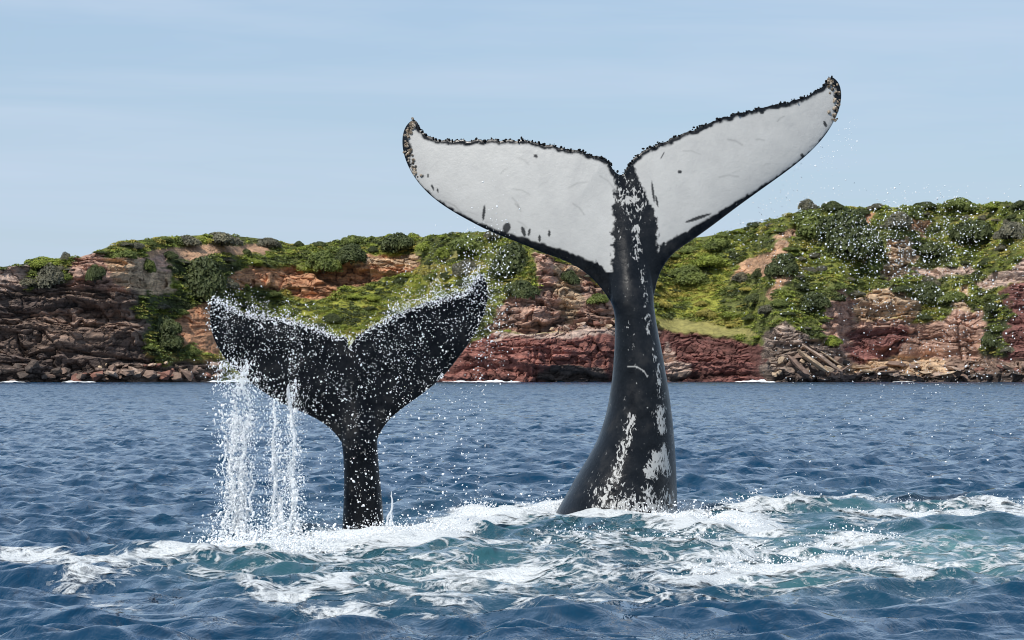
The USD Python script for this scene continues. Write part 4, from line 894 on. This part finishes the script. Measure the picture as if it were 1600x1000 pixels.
def stream(label, strands, cloud, Dz, seed):
    g_ = np.random.default_rng(seed)
    t_ = thing('falling_water', label=label, category='water stream')
    for pts, r0, r1, wob in strands:
        p_ = np.array(pts, float); m = int(abs(p_[-1, 1] - p_[0, 1]) / 1.6) + 6; tt = np.linspace(0, 1, m)
        y_ = np.interp(tt, np.linspace(0, 1, len(p_)), p_[:, 1]); x_ = np.interp(tt, np.linspace(0, 1, len(p_)), p_[:, 0])
        sd = int(g_.integers(1000)); nn = meshkit.fbm(np.stack([y_ * 0.045, y_ * 0, y_ * 0 + sd], -1), 3, sd) - 0.5
        rr = (r0 + (r1 - r0) * tt) * (0.35 + 1.4 * np.clip(meshkit.fbm(np.stack([y_ * 0.07, y_ * 0 + 3, y_ * 0 + sd], -1), 3, sd + 1) - 0.1, 0.05, 1)); rr[0] *= 0.2; rr[-1] *= 0.6
        path = at(x_ + nn * wob, y_, Dz + 0.03 * np.sin(y_ * 0.07 + sd))
        put('strand', tube(path, rr * Dz / F, seed=sd), m_strand, t_, smooth=True)
    pos, rad, st = cloud
    put('drops', drops_mesh(pos, rad, st), m_drop, t_, smooth=True, kind='stuff')
    return t_
def cloud(n, fx, y0, y1, pw, med, Dz, sig=0.5, split=False):
    y_ = y0 + (y1 - y0) * dr.random(n) ** pw; c_, w_ = fx(y_)
    if split:
        k_ = dr.integers(0, 4, n); x_ = c_ + (k_ - 1.5) * w_ * 0.55 + (N2(y_ * 0.022, k_ * 3.1, 19, 3) - 0.5) * 40; kp_ = dr.random(n) < np.clip((N2(x_ * 0.07, y_ * 0.03, 33, 3) - 0.25) * 3.2, 0.15, 1); x_, y_, w_, n = x_[kp_], y_[kp_], w_[kp_], int(kp_.sum()); x_ = x_ + dr.normal(0, 1, n) * w_ * np.where(dr.random(n) < 0.6, 1.0, 0.2)
    else: x_ = c_ + dr.normal(0, 1, n) * w_
    return at(x_, y_, Dz + dr.normal(0, 0.10, n)), lognorm(n, med, sig, 0.3, 2.2) * Dz / F, dr.uniform(0.8, 2.6, n)
Dw = D2 - 0.35
stream('broad ragged curtain of water falling from the left tip of the small tail',
    [([(358, 690), (362, 740), (366, 800), (372, 858)], 1.5, 5.5, 14), ([(372, 720), (378, 770), (376, 820), (380, 858)], 1.5, 5.0, 14), ([(384, 735), (386, 790), (388, 858)], 1.0, 3.5, 12), ([(352, 770), (358, 820), (360, 858)], 0.8, 3.0, 10), ([(346, 640), (352, 690), (349, 740), (358, 790)], 0.8, 1.6, 16), ([(392, 640), (388, 700), (395, 760), (390, 800)], 0.8, 1.6, 16), ([(366, 610), (369, 650), (364, 700)], 0.9, 1.5, 12), ([(372, 800), (364, 830), (352, 858)], 1.0, 4.0, 8), ([(378, 800), (392, 832), (402, 858)], 1.0, 4.0, 8)],
    cloud(11000, lambda y: (np.interp(y, [560, 640, 740, 858], [370, 372, 370, 374]), np.interp(y, [560, 640, 720, 800, 858], [20, 17, 12, 14, 19])), 560, 860, 0.8, 0.52, Dw, 0.5, True), Dw, 1)
stream('thin rope of water falling from the small tail, left of the thicker rope',
    [([(425, 628), (428, 660), (427, 700), (432, 750), (428, 800), (432, 856)], 1.6, 5.0, 9), ([(428, 705), (432, 760), (440, 800), (446, 856)], 1.0, 5.5, 12)],
    cloud(1900, lambda y: (430 + 0 * y, np.interp(y, [620, 740, 858], [5, 9, 15])), 620, 858, 0.8, 0.45, Dw, 0.5), Dw, 2)
stream('thicker rope of water falling from the small tail, nearest its stalk',
    [([(449, 600), (455, 640), (458, 690), (456, 740), (460, 800), (462, 856)], 2.0, 5.5, 8), ([(457, 700), (448, 706), (438, 708), (429, 706)], 1.2, 1.4, 4), ([(455, 735), (444, 748), (432, 752)], 1.4, 1.2, 3), ([(458, 780), (452, 815), (448, 856)], 1.6, 5.0, 8), ([(461, 800), (470, 830), (480, 856)], 1.0, 3.0, 8)],
    cloud(2400, lambda y: (458 + 0 * y, np.interp(y, [590, 740, 858], [5, 9, 20])), 590, 858, 0.75, 0.45, Dw, 0.5), Dw, 3)
n = 3000; e = np.stack([np.concatenate([dr.normal(372, 24, 1500), dr.normal(450, 24, 1100), dr.uniform(320, 540, 400)]), np.full(n, 858.0) + dr.normal(0, 4, n)], -1)
W = on_water(e[:, 0], e[:, 1]) + dr.normal(0, 0.10, (n, 2)); hz_ = dr.gamma(1.1, 0.07, n)
drop_instancer('splash_drops', np.stack([W[:, 0], W[:, 1], sea_z(W[:, 0], W[:, 1]) + hz_ + 0.01], -1), lognorm(n, 0.0034, 0.5, 0.0015, 0.011), dr.uniform(0.8, 2.4, n), label='splash thrown up where the falling water lands left of the small tail', category='splash', kind='stuff')
js = thing('splash_jet', label='thin jet of water leaping up beside the stalk of the small tail', category='splash')
for pts, r0, r1 in (([(611, 768), (613, 790), (611, 815), (609, 842)], 0.7, 3.6), ([(613, 790), (606, 810), (598, 842)], 0.8, 2.6), ([(612, 812), (617, 825), (616, 842)], 0.8, 2.4)):
    p_ = np.array(pts, float); m = 44; tt = np.linspace(0, 1, m); y_ = np.interp(tt, np.linspace(0, 1, len(p_)), p_[:, 1]); x_ = np.interp(tt, np.linspace(0, 1, len(p_)), p_[:, 0]) + (meshkit.fbm(np.stack([tt * 5, tt * 0, tt * 0 + r1], -1), 2, 3) - .5) * 5
    put('jet', tube(at(x_, y_, D2 - 0.12), (r0 + (r1 - r0) * tt) * D2 / F, seed=int(r1 * 10)), m_strand, js, smooth=True)
